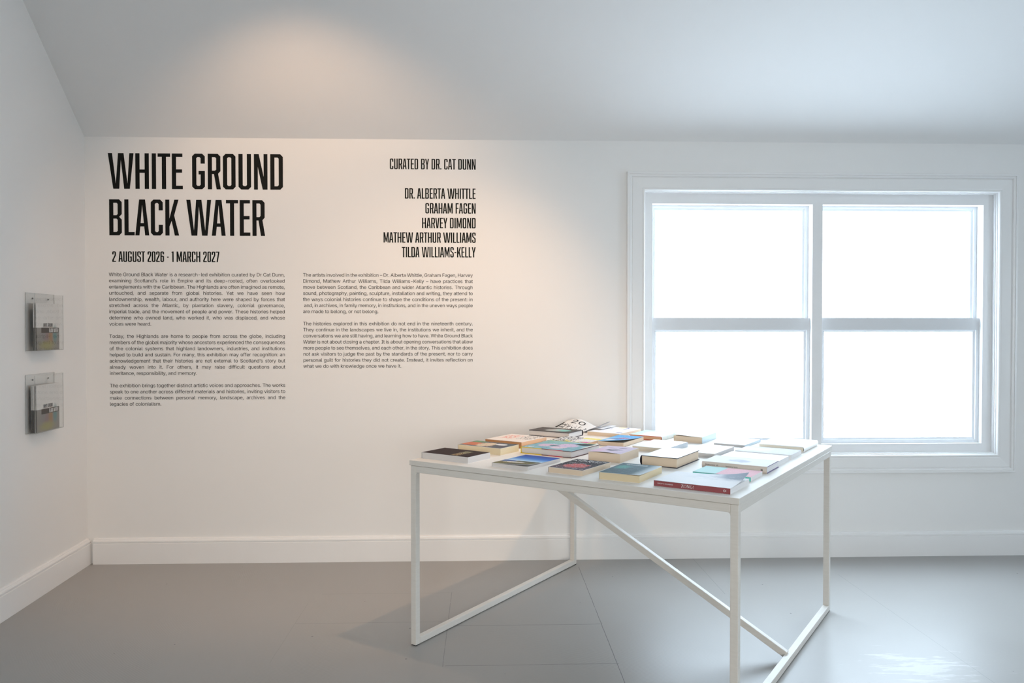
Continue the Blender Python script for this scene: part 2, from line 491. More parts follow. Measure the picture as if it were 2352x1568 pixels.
GLYPHS = '''!196|67,160 63,509 132,509 128,160|98,-4 81,-1 66,9 56,24 52,41 56,58 66,73 81,83 98,86 116,83 130,73 140,58 143,41 140,24 130,9 116,-1~&448|197,-7 150,-2 110,12 78,34 54,62 39,96 34,133 37,163 48,190 85,235 140,279 216,335 237,352 254,375 262,405 258,427 246,445 226,457 201,461 168,453 145,431 137,399 145,363 169,327 204,284 438,0 364,0 171,232 121,293 87,344 78,370 76,398 79,430 91,458 109,481 134,499 165,510 200,514 235,510 266,499 290,482 308,459 320,433 324,404 315,362 291,325 256,293 154,218 110,174 100,154 97,131 100,108 109,87 124,70 143,57 166,49 193,46 223,50 251,59 301,95 321,121 336,151 346,186 349,224 408,224 405,180 397,144 371,92 345,62 333,47 305,23 271,7 234,-3~,188|38,-120 68,71 137,71 84,-120~-453|337,244 337,188 114,188 114,244~.188|95,-4 78,-1 63,9 53,24 50,41 53,59 63,73 78,83 95,87 113,83 128,73 138,59 141,41 138,24 128,9 113,-1~0453|227,-7 174,1 130,24 95,62 69,113 53,178 48,254 53,330 69,395 95,447 130,484 174,508 227,516 279,508 323,484 358,447 384,395 400,330 405,254 400,178 384,113 359,62 323,24 279,1|227,50 261,56 290,74 313,103 330,144 340,194 344,254 340,314 330,365 313,405 290,435 261,453 227,460 192,453 163,435 140,405 123,365 113,314 109,254 113,194 123,144 140,103 163,74 192,56~2453|64,0 64,48 234,229 282,282 311,327 320,372 317,397 308,419 293,436 273,449 224,460 196,456 172,447 153,433 139,414 130,390 127,362 66,362 71,405 86,442 111,473 143,496 182,511 225,516 268,511 306,497 337,474 361,445 376,411 381,372 371,318 336,259 267,180 153,60 153,57 389,57 389,0~:188|95,-4 78,-1 63,9 53,24 50,41 53,59 63,73 78,83 95,87 113,83 128,73 138,59 141,41 138,24 128,9 113,-1|95,271 78,274 63,284 53,299 50,316 53,334 63,349 78,359 95,362 113,359 128,349 138,334 141,316 138,299 128,284 113,274~A480|16,0 201,509 276,509 463,0 395,0 287,302 264,372 232,478 245,478 213,371 190,302 85,0|110,142 110,199 370,199 370,142~B456|60,0 60,509 241,509 289,504 329,491 359,469 381,442 394,410 398,374 395,344 387,320 356,286 315,267 315,262 339,257 363,246 385,227 402,203 414,173 418,136 413,100 400,67 377,39 344,18 301,4 246,0|125,57 245,57 296,63 330,80 349,105 355,137 352,161 342,184 327,203 306,218 279,228 248,231 125,231|125,285 238,285 288,296 308,309 323,326 333,348 336,372 330,403 313,429 283,446 240,452 125,452~C510|267,-7 205,1 150,25 104,63 70,115 48,179 40,254 48,329 70,393 104,445 150,484 205,508 267,516 340,504 373,490 402,471 427,447 448,418 463,385 473,348 408,348 389,394 357,428 315,449 267,456 223,450 184,432 150,403 125,364 109,314 103,254 109,194 125,145 151,105 184,76 223,59 267,53 315,60 357,81 389,114 408,160 473,160 463,124 448,91 428,62 402,38 373,19 341,5~D502|219,0 96,0 96,57 215,57 272,63 318,81 354,110 379,149 394,198 399,255 394,312 379,360 354,399 320,428 275,446 221,452 93,452 93,509 225,509 294,501 352,478 399,441 433,391 455,329 462,255 454,181 433,119 398,68 351,31 291,8|125,509 125,0 60,0 60,509~E419|60,0 60,509 372,509 372,452 125,452 125,286 355,286 355,229 125,229 125,57 375,57 375,0~F410|60,0 60,509 369,509 369,452 125,452 125,278 346,278 346,221 125,221 125,0~G520|269,-7 205,1 149,25 104,64 69,116 48,179 40,254 48,329 69,393 103,445 149,484 203,508 265,516 304,513 340,504 374,489 403,469 429,445 449,416 465,384 474,349 408,349 387,393 356,427 315,448 265,456 222,450 183,432 150,404 125,364 109,314 103,254 109,194 125,145 151,105 184,76 224,59 269,53 309,57 345,71 374,93 396,123 410,160 415,202 434,199 283,199 283,256 478,256 478,200 471,141 451,91 419,50 377,19 326,0~H517|60,0 60,509 125,509 125,289 392,289 392,509 457,509 457,0 392,0 392,232 125,232 125,0~I300|31,0 31,57 118,57 118,452 31,452 31,509 269,509 269,452 183,452 183,57 269,57 269,0~K467|104,145 104,216 139,261 174,303 212,344 364,509 448,509 231,276 228,276|60,0 60,509 125,509 125,334 124,225 125,193 125,0|372,0 188,259 228,309 449,0~L393|60,0 60,509 125,509 125,57 361,57 361,0~M628|60,0 60,509 152,509 277,187 287,159 299,123 311,84 322,49 307,49 318,83 330,121 342,158 352,187 476,509 568,509 568,0 504,0 504,291 504,327 505,369 506,413 507,457 513,457 498,409 482,363 467,322 456,291 342,0 286,0 170,291 159,321 145,361 129,408 112,457 119,457 120,416 121,372 122,328 122,291 122,0~N523|60,0 60,509 136,509 343,183 363,151 388,107 414,55 405,54 401,108 399,157 399,195 399,509 463,509 463,0 387,0 202,290 177,331 148,381 108,452 119,454 122,384 124,328 125,291 125,0~O533|267,-7 205,1 150,25 105,63 70,115 48,179 40,254 48,329 70,393 105,445 150,484 205,508 267,516 329,508 384,484 429,445 464,393 486,329 493,254 486,179 464,115 429,63 384,25 329,1|267,53 310,59 349,76 383,105 408,144 425,194 430,254 425,314 408,365 383,404 349,433 310,450 267,456 223,450 184,433 151,404 125,364 109,314 103,254 109,194 125,144 151,105 184,76 223,59~P444|60,0 60,509 235,509 289,503 332,487 366,462 390,430 404,391 409,348 404,304 390,265 366,233 332,207 289,191 235,186 109,186 109,242 232,242 269,246 297,256 318,272 333,294 342,319 344,348 342,376 333,402 318,423 297,438 268,449 232,452 125,452 125,0~R449|60,0 60,509 236,509 290,504 333,489 367,465 390,433 405,395 409,352 405,309 390,271 367,240 333,217 289,203 236,198 96,198 96,255 234,255 269,258 298,267 319,281 334,300 342,324 345,352 342,380 334,405 319,425 298,440 269,449 233,452 125,452 125,0|353,0 230,229 303,229 428,0~S447|224,-9 172,-4 128,9 91,31 64,60 46,96 38,137 104,137 110,110 123,88 142,71 166,59 224,49 257,52 286,60 311,74 330,92 342,114 346,139 342,161 332,179 296,204 245,222 184,239 128,260 86,289 60,326 52,372 58,413 75,448 102,476 138,498 180,511 227,516 275,511 316,498 351,476 377,449 394,415 401,378 337,378 326,412 302,437 267,453 225,458 167,448 145,435 129,418 118,398 115,376 119,352 131,334 169,308 212,293 264,279 312,264 359,238 394,198 405,171 408,139 403,99 386,64 360,34 323,11 278,-4~T449|32,452 32,509 417,509 417,452 257,452 257,0 193,0 193,452~U517|259,-8 203,-2 154,15 114,43 85,80 66,124 60,173 60,509 124,509 124,178 128,144 141,113 160,87 187,68 220,56 259,52 298,56 331,68 357,87 377,113 389,144 393,178 393,509 457,509 457,173 451,124 433,80 403,43 363,15 315,-2~W686|155,0 16,509 82,509 163,196 176,145 187,94 197,40 189,40 200,94 211,145 224,196 306,509 380,509 462,196 474,145 486,94 497,40 488,40 499,94 510,145 523,196 603,509 670,509 530,0 455,0 368,323 351,391 336,475 350,475 335,395 318,323 230,0~Y472|204,0 204,208 16,509 91,509 192,344 222,292 250,230 224,230 251,293 280,344 381,509 455,509 268,208 268,0~Z438|42,0 42,46 274,385 306,430 341,476 348,454 285,452 223,452 40,452 40,509 397,509 397,462 169,129 134,81 97,33 90,54 152,56 214,57 400,57 400,0~a389|160,-8 126,-5 94,5 68,22 48,45 35,73 30,108 34,138 43,161 58,179 78,193 125,211 178,220 234,227 265,235 273,243 276,255 276,257 267,297 240,322 196,331 149,322 118,301 100,274 41,291 57,322 78,346 104,364 133,375 194,384 239,379 286,360 306,343 322,320 333,290 337,251 337,0 276,0 276,52 272,52 252,25 215,1|170,45 202,49 228,59 248,74 263,93 272,115 276,138 276,190 260,182 231,176 200,171 176,168 134,159 103,139 95,124 92,105 102,72 130,52~b424|229,-8 198,-5 172,4 138,31 118,59 112,59 112,0 53,0 53,509 114,509 114,319 118,319 137,346 171,373 197,381 229,384 274,378 313,360 345,332 370,293 385,245 390,189 385,133 370,84 346,45 313,16 274,-2|220,47 253,51 279,66 301,88 316,117 325,151 328,190 325,227 316,261 301,290 280,311 253,325 220,330 188,325 161,312 140,291 125,263 116,229 113,190 116,150 125,115 140,86 162,65 188,51~c396|207,-8 159,-2 117,16 82,46 56,85 40,133 34,187 40,243 56,291 82,330 117,360 159,378 207,384 260,377 305,356 340,322 362,277 303,262 290,289 270,311 242,325 207,330 173,325 145,310 124,287 108,258 99,224 96,187 99,151 108,117 124,89 145,66 173,51 207,46 243,52 271,66 292,89 304,117 363,102 341,56 306,21 261,-1~d424|195,-8 151,-2 112,16 79,45 55,84 39,133 34,189 39,245 55,293 79,332 112,360 151,378 196,384 228,381 253,373 287,346 306,319 311,319 311,509 372,509 372,0 313,0 313,59 307,59 287,31 252,4 227,-5|204,47 236,51 263,65 284,86 299,115 309,150 312,190 309,229 300,263 284,291 263,312 237,325 204,330 172,325 145,311 124,290 108,261 99,227 96,190 99,151 109,117 124,88 145,66 172,51~e404|212,-8 161,-2 117,16 82,46 56,85 40,132 34,187 39,242 55,290 81,329 115,359 157,378 205,384 266,374 294,361 319,341 341,315 357,282 368,242 371,194 371,169 75,169 75,221 338,221 310,202 307,238 298,268 283,294 262,314 237,326 205,330 173,326 146,313 125,294 109,270 99,241 96,211 96,178 100,139 110,106 128,80 151,62 179,50 212,46 254,53 285,73 306,106 365,91 353,63 335,39 311,19 282,4 249,-5~f254|228,379 228,327 6,327 6,379|81,0 81,432 84,461 96,486 113,505 135,519 187,530 222,527 243,521 227,468 215,472 195,474 171,470 154,460 145,443 142,419 142,0~g425|207,-151 168,-148 134,-140 105,-127 82,-110 50,-69 101,-41 122,-66 154,-88 207,-97 249,-92 282,-75 304,-47 311,-6 311,68 306,68 287,42 252,16 227,8 195,5 151,10 113,27 80,53 55,90 39,136 34,191 39,246 55,293 80,332 112,360 152,378 196,384 228,382 254,373 288,346 308,319 313,319 313,379 372,379 372,-9 367,-54 350,-90 324,-117 290,-136 251,-147|205,59 237,63 264,75 285,95 300,121 309,154 312,193 309,231 300,264 285,291 264,312 237,325 205,330 172,325 145,312 124,290 109,262 99,229 96,193 99,155 109,123 124,96 145,76 172,63~h410|114,227 114,0 53,0 53,509 114,509 114,288 102,288 124,332 152,362 187,379 227,384 264,380 295,369 321,349 341,321 353,285 357,240 357,0 296,0 296,235 290,275 273,304 246,323 210,329 184,326 161,317 141,303 126,283 117,257~i167|53,0 53,379 114,379 114,0|84,443 67,446 54,455 44,468 41,483 44,499 54,512 67,521 84,524 100,521 114,512 123,499 126,483 123,468 114,455 100,446~j167|53,379 114,379 114,-30 111,-63 102,-90 86,-113 65,-129 37,-139 4,-143 -10,-143 -10,-87 2,-87 25,-83 40,-72 50,-54 53,-29|83,443 67,446 53,455 44,468 41,483 44,499 53,512 67,521 83,524 100,521 114,512 123,499 126,483 123,468 114,455 100,446~k381|110,137 110,212 120,212 284,379 360,379 184,199 177,199|53,0 53,509 114,509 114,0|294,0 148,186 191,229 372,0~l189|139,-2 101,3 74,20 58,47 53,84 53,509 114,509 114,99 120,62 130,55 146,52 160,53 170,54 181,3 162,-1~m610|53,0 53,379 112,379 112,295 108,295 118,323 132,346 172,376 219,386 257,380 287,361 309,331 321,295 312,295 322,321 337,343 357,361 381,375 407,383 437,386 468,383 497,372 522,354 541,328 553,296 557,255 557,0 496,0 496,254 490,289 472,313 447,326 419,330 395,328 374,320 345,290 335,247 335,0 274,0 274,260 269,289 253,311 229,326 199,330 158,320 140,307 126,289 117,266 114,238 114,0~n410|114,227 114,0 53,0 53,379 112,379 112,288 102,288 124,332 152,362 187,379 227,384 264,380 295,369 321,349 341,321 353,285 357,240 357,0 296,0 296,235 290,275 273,304 246,323 210,329 184,326 161,317 141,303 126,283 117,257~o415|207,-8 159,-2 117,16 82,46 56,85 40,133 34,187 40,243 56,291 82,330 117,360 159,378 207,384 256,378 299,360 333,330 359,291 376,243 381,187 376,133 359,85 333,46 299,16 256,-2|207,46 242,51 270,66 292,89 307,117 316,151 319,187 316,224 307,258 292,287 270,310 242,325 207,330 173,325 145,310 124,287 108,258 99,224 96,187 99,151 108,117 124,89 145,66 173,51~p424|53,-143 53,379 112,379 112,319 118,319 137,346 171,373 197,381 229,384 274,378 313,360 345,332 370,293 385,245 390,189 385,133 370,84 346,45 313,16 274,-2 229,-8 198,-5 173,4 138,31 118,59 114,59 114,-143|220,47 253,51 279,66 301,88 316,117 325,151 328,190 325,227 316,261 301,290 280,311 253,325 220,330 188,325 161,312 140,291 125,263 116,229 113,190 116,150 125,115 140,86 162,65 188,51~q424|372,-143 311,-143 311,59 306,59 287,31 252,4 227,-5 195,-8 151,-2 112,16 79,45 55,84 39,133 34,189 39,245 55,293 79,332 112,360 151,378 196,384 228,381 253,373 287,346 307,319 313,319 313,379 372,379|204,47 236,51 263,65 284,86 299,115 309,150 312,190 309,229 300,263 284,291 263,312 237,325 204,330 172,325 145,311 124,290 108,261 99,227 96,190 99,151 109,117 124,88 145,66 172,51~r259|53,0 53,379 112,379 112,321 115,321 130,347 152,367 181,380 213,385 229,384 243,384 243,322 230,324 207,326 182,323 159,315 140,301 126,284 117,262 114,237 114,0~s365|182,-8 145,-5 112,3 84,18 62,38 45,63 36,94 94,106 105,79 124,60 150,49 181,45 217,50 244,62 262,81 268,103 264,121 254,136 237,147 212,155 149,170 104,186 72,208 53,237 47,274 51,305 65,332 87,354 115,370 149,381 187,384 223,381 254,372 279,358 299,339 324,290 268,277 258,298 243,316 220,328 187,332 156,329 131,317 114,299 109,277 112,258 124,243 172,223 229,209 275,194 306,171 325,142 331,106 326,75 312,47 290,24 260,6 223,-5~t227|204,379 204,327 6,327 6,379|65,471 126,471 126,98 128,76 136,61 150,53 170,50 185,51 202,54 213,2 192,-3 168,-4 125,2 92,21 72,52 65,93~u410|182,-5 146,-1 115,11 89,31 69,59 57,95 53,139 53,379 114,379 114,144 119,105 137,75 164,56 200,50 226,53 249,62 268,77 283,97 293,122 296,153 296,379 357,379 357,0 298,0 298,92 307,92 286,47 257,17 222,0~v389|162,0 17,379 84,379 165,155 187,87 206,21 184,21 203,87 224,155 305,379 372,379 226,0~w567|138,0 22,379 87,379 134,214 154,137 175,41 165,41 186,135 206,214 252,379 316,379 362,214 382,136 402,41 391,41 413,135 434,214 480,379 545,379 430,0 368,0 319,172 304,225 290,280 276,338 290,338 277,280 262,225 248,172 199,0~x379|21,0 171,218 171,171 29,379 100,379 148,306 179,253 207,206 176,206 202,253 233,306 282,379 352,379 209,169 209,214 358,0 287,0 231,85 200,136 173,182 204,182 178,136 148,85 92,0~y389|48,-139 62,-86 71,-87 104,-89 130,-74 151,-36 162,-1 17,379 84,379 165,155 187,87 206,21 184,21 202,87 224,155 305,379 372,379 204,-58 176,-107 139,-136 92,-145 64,-143~–350|350,244 350,188 0,188 0,244~’177|52,318 82,509 151,509 98,318'''

# ------------------------------------------------------------------ the room
WALL_H = 2.315                      # height of the back wall where the slope begins
SLOPE = 0.779                       # rise per metre of the sloped ceiling
CEIL = 3.30
Y_FLAT = -(CEIL - WALL_H) / SLOPE   # where the slope meets the flat ceiling
ROOM_Y, ROOM_X = -8.6, 5.0
LW0 = Vector((-2.157, 0.0, 0.0))    # left wall, at the back corner
LWD = Vector((-0.0442, 1.0, 0.0)).normalized()
LW_IN = Vector((LWD.y, -LWD.x, 0.0))  # into the room
OX0, OX1, OZ0, OZ1 = 0.889, 2.892, 0.570, 2.044     # window opening


def struct(name, bm, m, parent=None):
    o = obj(name, bm, m, parent)
    if parent is None:
        o['kind'] = 'structure'
    return o


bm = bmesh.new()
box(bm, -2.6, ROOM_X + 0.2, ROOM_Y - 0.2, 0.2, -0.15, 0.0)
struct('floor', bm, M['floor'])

bm = bmesh.new()
T = 0.20
top = WALL_H + 0.0
for x0, x1, z0, z1 in ((-2.4, OX0, 0.0, top), (OX1, ROOM_X + 0.2, 0.0, top), (OX0, OX1, 0.0, OZ0), (OX0, OX1, OZ1, top)):
    box(bm, x0, x1, 0.0, T, z0, z1)
struct('wall_back', bm, M['wall'])

bm = bmesh.new()
prof = [(0.0, WALL_H), (T, WALL_H), (T, WALL_H + 0.35), (Y_FLAT - 0.2, CEIL + 0.35), (ROOM_Y - 0.2, CEIL + 0.35), (ROOM_Y - 0.2, CEIL), (Y_FLAT, CEIL)]
prism(bm, prof, lambda y, z, x: (x, y, z), -2.6, ROOM_X + 0.2)
struct('ceiling', bm, M['ceiling'])

# left wall: follows the slope at its top
bm = bmesh.new()
L_end = (ROOM_Y - 0.0) / LWD.y
pl = [(0.0, 0.0), (0.0, WALL_H), (Y_FLAT / LWD.y, CEIL), (L_end, CEIL), (L_end, 0.0)]


def lw(s, z, t):
    p = LW0 + LWD * s - LW_IN * t
    return (p.x, p.y, z)


prism(bm, pl, lw, 0.0, 0.14)
struct('wall_left', bm, M['wall'])
SY0, SY1, SZ0, SZ1 = -3.3, -2.3, 0.65, 1.90       # the side window's opening
bm = bmesh.new()
for pts in ([(0.0, 0.0), (0.0, WALL_H), (Y_FLAT, CEIL), (SY1, CEIL), (SY1, 0.0)], [(SY1, 0.0), (SY1, SZ0), (SY0, SZ0), (SY0, 0.0)],
            [(SY1, SZ1), (SY1, CEIL), (SY0, CEIL), (SY0, SZ1)], [(SY0, 0.0), (SY0, CEIL), (ROOM_Y, CEIL), (ROOM_Y, 0.0)]):
    prism(bm, pts, lambda y, z, x: (x, y, z), ROOM_X, ROOM_X + 0.18)
struct('wall_right', bm, M['wall'])
bm = bmesh.new()
box(bm, -1.85, ROOM_X, ROOM_Y - 0.15, ROOM_Y, 0.0, CEIL)
struct('wall_front', bm, M['wall'])

# skirting boards: plain face, groove and a stepped moulding on top
SK = [(0.0, 0.0), (0.020, 0.0), (0.020, 0.111), (0.0185, 0.1125), (0.0150, 0.1135), (0.0150, 0.1155), (0.0185, 0.117),
      (0.0190, 0.124), (0.0165, 0.129), (0.0110, 0.132), (0.0100, 0.136), (0.0060, 0.139), (0.0, 0.140)]
bm = bmesh.new()
prism(bm, SK, lambda d, z, t: (t, -d, z), -2.12, ROOM_X)
struct('baseboard_back', bm, M['trim'])
bm = bmesh.new()
prism(bm, SK, lambda d, z, t: tuple(LW0 + LWD * t + LW_IN * d + Vector((0, 0, z))), ROOM_Y + 0.02, -0.004)
struct('baseboard_left', bm, M['trim'])

# ------------------------------------------------------------------ the window
win = empty('window_1', (1.89, 0.0, OZ0))
win['kind'] = 'structure'
WO = Vector((1.89, 0.0, OZ0))


def wobj(name, bm, m, parent=win):
    bmesh.ops.translate(bm, verts=bm.verts, vec=-WO if parent is win else Vector((0, 0, 0)))
    return obj(name, bm, m, parent)


def frame_ring(bm, x0, x1, z0, z1, prof):
    """mitred moulding round a rectangle; prof = list of (outward distance from the opening, y)"""
    corners = [(x0, z0, -1, -1), (x1, z0, 1, -1), (x1, z1, 1, 1), (x0, z1, -1, 1)]
    rings = []
    for (cx, cz, sx, sz) in corners:
        rings.append([bm.verts.new((cx + sx * d, y, cz + sz * d)) for d, y in prof])
    n = len(prof)
    for i in range(4):
        a, b = rings[i], rings[(i + 1) % 4]
        for j in range(n):
            bm.faces.new((a[j], b[j], b[(j + 1) % n], a[(j + 1) % n]))


# casing: flat band with an outer stepped bead and an inner bead
CAS = [(0.0, 0.0), (0.0, -0.014), (0.003, -0.017), (0.010, -0.017), (0.013, -0.014), (0.018, -0.0150), (0.068, -0.018),
       (0.070, -0.015), (0.073, -0.015), (0.076, -0.024), (0.083, -0.027), (0.088, -0.025), (0.0885, -0.030), (0.097, -0.030), (0.100, -0.027), (0.100, 0.0)]
bm = bmesh.new()
frame_ring(bm, OX0, OX1, OZ0, OZ1, CAS)
wobj('casing', bm, M['trim'])
# lining of the reveal and its stop bead
bm = bmesh.new()
frame_ring(bm, OX0 + 0.010, OX1 - 0.010, OZ0 + 0.010, OZ1 - 0.010, [(0.0, 0.008), (0.0, 0.031), (0.010, 0.031), (0.010, 0.0), (0.006, 0.0), (0.004, 0.008)])
wobj('reveal_lining', bm, M['frame'])
# fixed frame with central mullion
FX0, FX1, FZ0, FZ1 = 0.940, 2.829, 0.6275, 1.977
MX0, MX1 = 1.8475, 1.905
bm = bmesh.new()
frame_ring(bm, FX0, FX1, FZ0, FZ1, [(0.0, 0.031), (0.0, 0.140), (0.062, 0.140), (0.062, 0.031)])
wobj('fixed_frame', bm, M['frame'])
bm = bmesh.new()
box(bm, MX0, MX1, 0.031, 0.140, FZ0, FZ1)
wobj('mullion', bm, M['frame'])


def sash(x0, x1, z0, z1, y, stile, rail_t, rail_b, name, bead_top=True):
    d = 0.028
    bm = bmesh.new()
    box(bm, x0, x0 + stile, y, y + d, z0, z1)
    box(bm, x1 - stile, x1, y, y + d, z0, z1)
    box(bm, x0 + stile, x1 - stile, y, y + d, z1 - rail_t, z1)
    box(bm, x0 + stile, x1 - stile, y, y + d, z0, z0 + rail_b)
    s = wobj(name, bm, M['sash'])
    # glazing bead, set back from the face
    bm = bmesh.new()
    gx0, gx1, gz0, gz1 = x0 + stile, x1 - stile, z0 + rail_b, z1 - rail_t
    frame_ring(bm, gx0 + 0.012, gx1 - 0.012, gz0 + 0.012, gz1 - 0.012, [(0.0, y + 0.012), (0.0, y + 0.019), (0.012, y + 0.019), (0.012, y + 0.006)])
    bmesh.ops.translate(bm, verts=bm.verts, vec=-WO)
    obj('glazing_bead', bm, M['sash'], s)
    bm = bmesh.new()
    box(bm, gx0, gx1, y + 0.019, y + 0.023, gz0, gz1)
    bmesh.ops.translate(bm, verts=bm.verts, vec=-WO)
    obj('pane', bm, M['glass'], s)


ZM = 1.305                          # middle of the meeting rail
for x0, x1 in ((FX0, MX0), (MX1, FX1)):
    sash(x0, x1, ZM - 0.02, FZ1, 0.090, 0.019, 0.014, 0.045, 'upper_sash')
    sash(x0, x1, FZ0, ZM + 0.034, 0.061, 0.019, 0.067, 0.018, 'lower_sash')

# a second, smaller window in the right-hand wall
side = empty('window_2', (ROOM_X, -2.8, SZ0))
side['kind'] = 'structure'


def side_part(name, m, rings=(), boxes=()):
    bm = bmesh.new()
    for args in rings:
        frame_ring(bm, *args)
    for args in boxes:
        box(bm, *args)
    for v in bm.verts:      # the ring helper works in x, z; turn it to face the right-hand wall
        v.co = Vector((v.co.y, v.co.x, v.co.z - SZ0))
    return obj(name, bm, m, side)


side_part('casing', M['trim'], [(-0.5, 0.5, SZ0, SZ1, CAS)])
side_part('fixed_frame', M['frame'], [(-0.45, 0.45, SZ0 + 0.05, SZ1 - 0.05, [(0.0, 0.03), (0.0, 0.14), (0.06, 0.14), (0.06, 0.03)])])
side_part('mullion', M['frame'], boxes=[(-0.02, 0.02, 0.05, 0.12, SZ0 + 0.05, SZ1 - 0.05)])
side_part('pane', M['glass'], boxes=[(-0.45, -0.02, 0.10, 0.104, SZ0 + 0.05, SZ1 - 0.05)])
side_part('pane', M['glass'], boxes=[(0.02, 0.45, 0.10, 0.104, SZ0 + 0.05, SZ1 - 0.05)])

# ------------------------------------------------------------------ lettering
GL = {}
for rec in GLYPHS.split('~'):
    f = rec[1:].split('|')
    GL[rec[0]] = (int(f[0]) / 1000.0, [[tuple(int(c) / 1000.0 for c in p.split(',')) for p in poly.split(' ')] for poly in f[1:]])
TRACK = 0.020
CAP = 0.509                          # capital height of that alphabet

# condensed capitals with clipped corners, capital height 1
S_, H_, C_, I_ = 0.118, 0.095, 0.075, 0.032


def octa(x0, y0, x1, y1, c):
    return [(x0 + c, y0), (x1 - c, y0), (x1, y0 + c), (x1, y1 - c), (x1 - c, y1), (x0 + c, y1), (x0, y1 - c), (x0, y0 + c)]


def disp():
    D = {}
    s, h, c, i = S_, H_, C_, I_
    w = 0.355
    D['O'] = (w, .041, .041, [octa(0, 0, w, 1, c), octa(s, h, w - s, 1 - h, i)])
    w0 = 0.335
    D['0'] = (w0, .035, .035, [octa(0, 0, w0, 1, c), octa(s, h, w0 - s, 1 - h, i)])
    D['D'] = (w, .041, .041, [[(0, 0), (w - c, 0), (w, c), (w, 1 - c), (w - c, 1), (0, 1)],
                              [(s, h), (w - s - i, h), (w - s, h + i), (w - s, 1 - h - i), (w - s - i, 1 - h), (s, 1 - h)]])
    D['U'] = (w, .041, .041, [[(0, 1), (0, c), (c, 0), (w - c, 0), (w, c), (w, 1), (w - s, 1), (w - s, h + i), (w - s - i, h), (s + i, h), (s, h + i), (s, 1)]])
    w = 0.345
    D['C'] = (w, .041, .03, [[(w, .70), (w, 1 - c), (w - c, 1), (c, 1), (0, 1 - c), (0, c), (c, 0), (w - c, 0), (w, c), (w, .30), (w - s, .30), (w - s, h + i),
                              (w - s - i, h), (s + i, h), (s, h + i), (s, 1 - h - i), (s + i, 1 - h), (w - s - i, 1 - h), (w - s, 1 - h - i), (w - s, .70)]])
    w = 0.357
    D['G'] = (w, .041, .041, [[(w, .72), (w, 1 - c), (w - c, 1), (c, 1), (0, 1 - c), (0, c), (c, 0), (w - c, 0), (w, c), (w, .515), (.18, .515), (.18, .415), (w - s, .415), (w - s, h + i),
                               (w - s - i, h), (s + i, h), (s, h + i), (s, 1 - h - i), (s + i, 1 - h), (w - s - i, 1 - h), (w - s, 1 - h - i), (w - s, .72)]])
    D['H'] = (.378, .041, .041, [[(0, 0), (0, 1), (s, 1), (s, .545), (.378 - s, .545), (.378 - s, 1), (.378, 1), (.378, 0), (.378 - s, 0), (.378 - s, .45), (s, .45), (s, 0)]])
    D['I'] = (s, .041, .041, [[(0, 0), (s, 0), (s, 1), (0, 1)]])
    D['T'] = (.35, .006, .006, [[(0, 1), (.35, 1), (.35, 1 - h), (.175 + s / 2, 1 - h), (.175 + s / 2, 0), (.175 - s / 2, 0), (.175 - s / 2, 1 - h), (0, 1 - h)]])
    D['E'] = (.305, .041, .022, [[(0, 0), (0, 1), (.297, 1), (.297, 1 - h), (s, 1 - h), (s, .555), (.285, .555), (.285, .46), (s, .46), (s, h), (.305, h), (.305, 0)]])
    D['F'] = (.297, .041, .015, [[(0, 0), (0, 1), (.297, 1), (.297, 1 - h), (s, 1 - h), (s, .555), (.28, .555), (.28, .46), (s, .46), (s, 0)]])
    D['L'] = (.29, .041, .012, [[(0, 0), (0, 1), (s, 1), (s, h), (.29, h), (.29, 0)]])
    D['R'] = (.366, .041, .02, [[(0, 0), (0, 1), (.355 - c, 1), (.355, 1 - c), (.355, .51), (.29, .44), (.366, 0), (.246, 0), (.175, .43), (s, .43), (s, 0)],
                                [(s, .525), (.237 - i, .525), (.237, .525 + i), (.237, .905 - i), (.237 - i, .905), (s, .905)]])
    D['B'] = (.36, .041, .035, [[(0, 0), (0, 1), (.36 - c, 1), (.36, 1 - c), (.36, .59), (.285, .515), (.36, .44), (.36, c), (.36 - c, 0)],
                                [(s, .56), (.21, .56), (.242, .592), (.242, .873), (.21, .905), (s, .905)],
                                [(s, .095), (.21, .095), (.242, .127), (.242, .433), (.21, .465), (s, .465)]])
    D['A'] = (.40, .008, .008, [[(0, 0), (.115, 1), (.285, 1), (.40, 0), (.283, 0), (.256, .25), (.144, .25), (.117, 0)],
                                [(.154, .345), (.246, .345), (.202, .84), (.198, .84)]])
    D['K'] = (.395, .041, .006, [[(0, 0), (0, 1), (s, 1), (s, .47), (.262, 1), (.382, 1), (.255, .56), (.395, 0), (.272, 0), (.182, .41), (s, .25), (s, 0)]])
    D['N'] = (.38, .041, .041, [[(0, 0), (0, 1), (.135, 1), (.272, .36), (.272, 1), (.38, 1), (.38, 0), (.245, 0), (.108, .64), (.108, 0)]])
    D['M'] = (.50, .041, .041, [[(0, 0), (0, 1), (.135, 1), (.25, .40), (.365, 1), (.5, 1), (.5, 0), (.388, 0), (.388, .62), (.285, .08), (.215, .08), (.112, .62), (.112, 0)]])
    w = 0.345
    D['S'] = (w, .03, .03, [[(w, .70), (w, 1 - c), (w - c, 1), (c, 1), (0, 1 - c), (0, .615), (.05, .54), (.20, .425), (w - s, .37), (w - s, h + i), (w - s - i, h), (s + i, h), (s, h + i),
                             (s, .30), (0, .30), (0, c), (c, 0), (w - c, 0), (w, c), (w, .40), (w - .05, .475), (.15, .585), (s, .635), (s, 1 - h - i), (s + i, 1 - h), (w - s - i, 1 - h),
                             (w - s, 1 - h - i), (w - s, .70)]])
    D['V'] = (.385, .006, .006, [[(0, 1), (.119, 1), (.1925, .17), (.266, 1), (.385, 1), (.272, 0), (.113, 0)]])
    D['W'] = (.718, .006, .006, [[(0, 1), (.117, 1), (.218, .14), (.284, 1), (.438, 1), (.542, .14), (.601, 1), (.718, 1), (.607, 0), (.45, 0), (.361, .82), (.313, 0), (.145, 0)]])
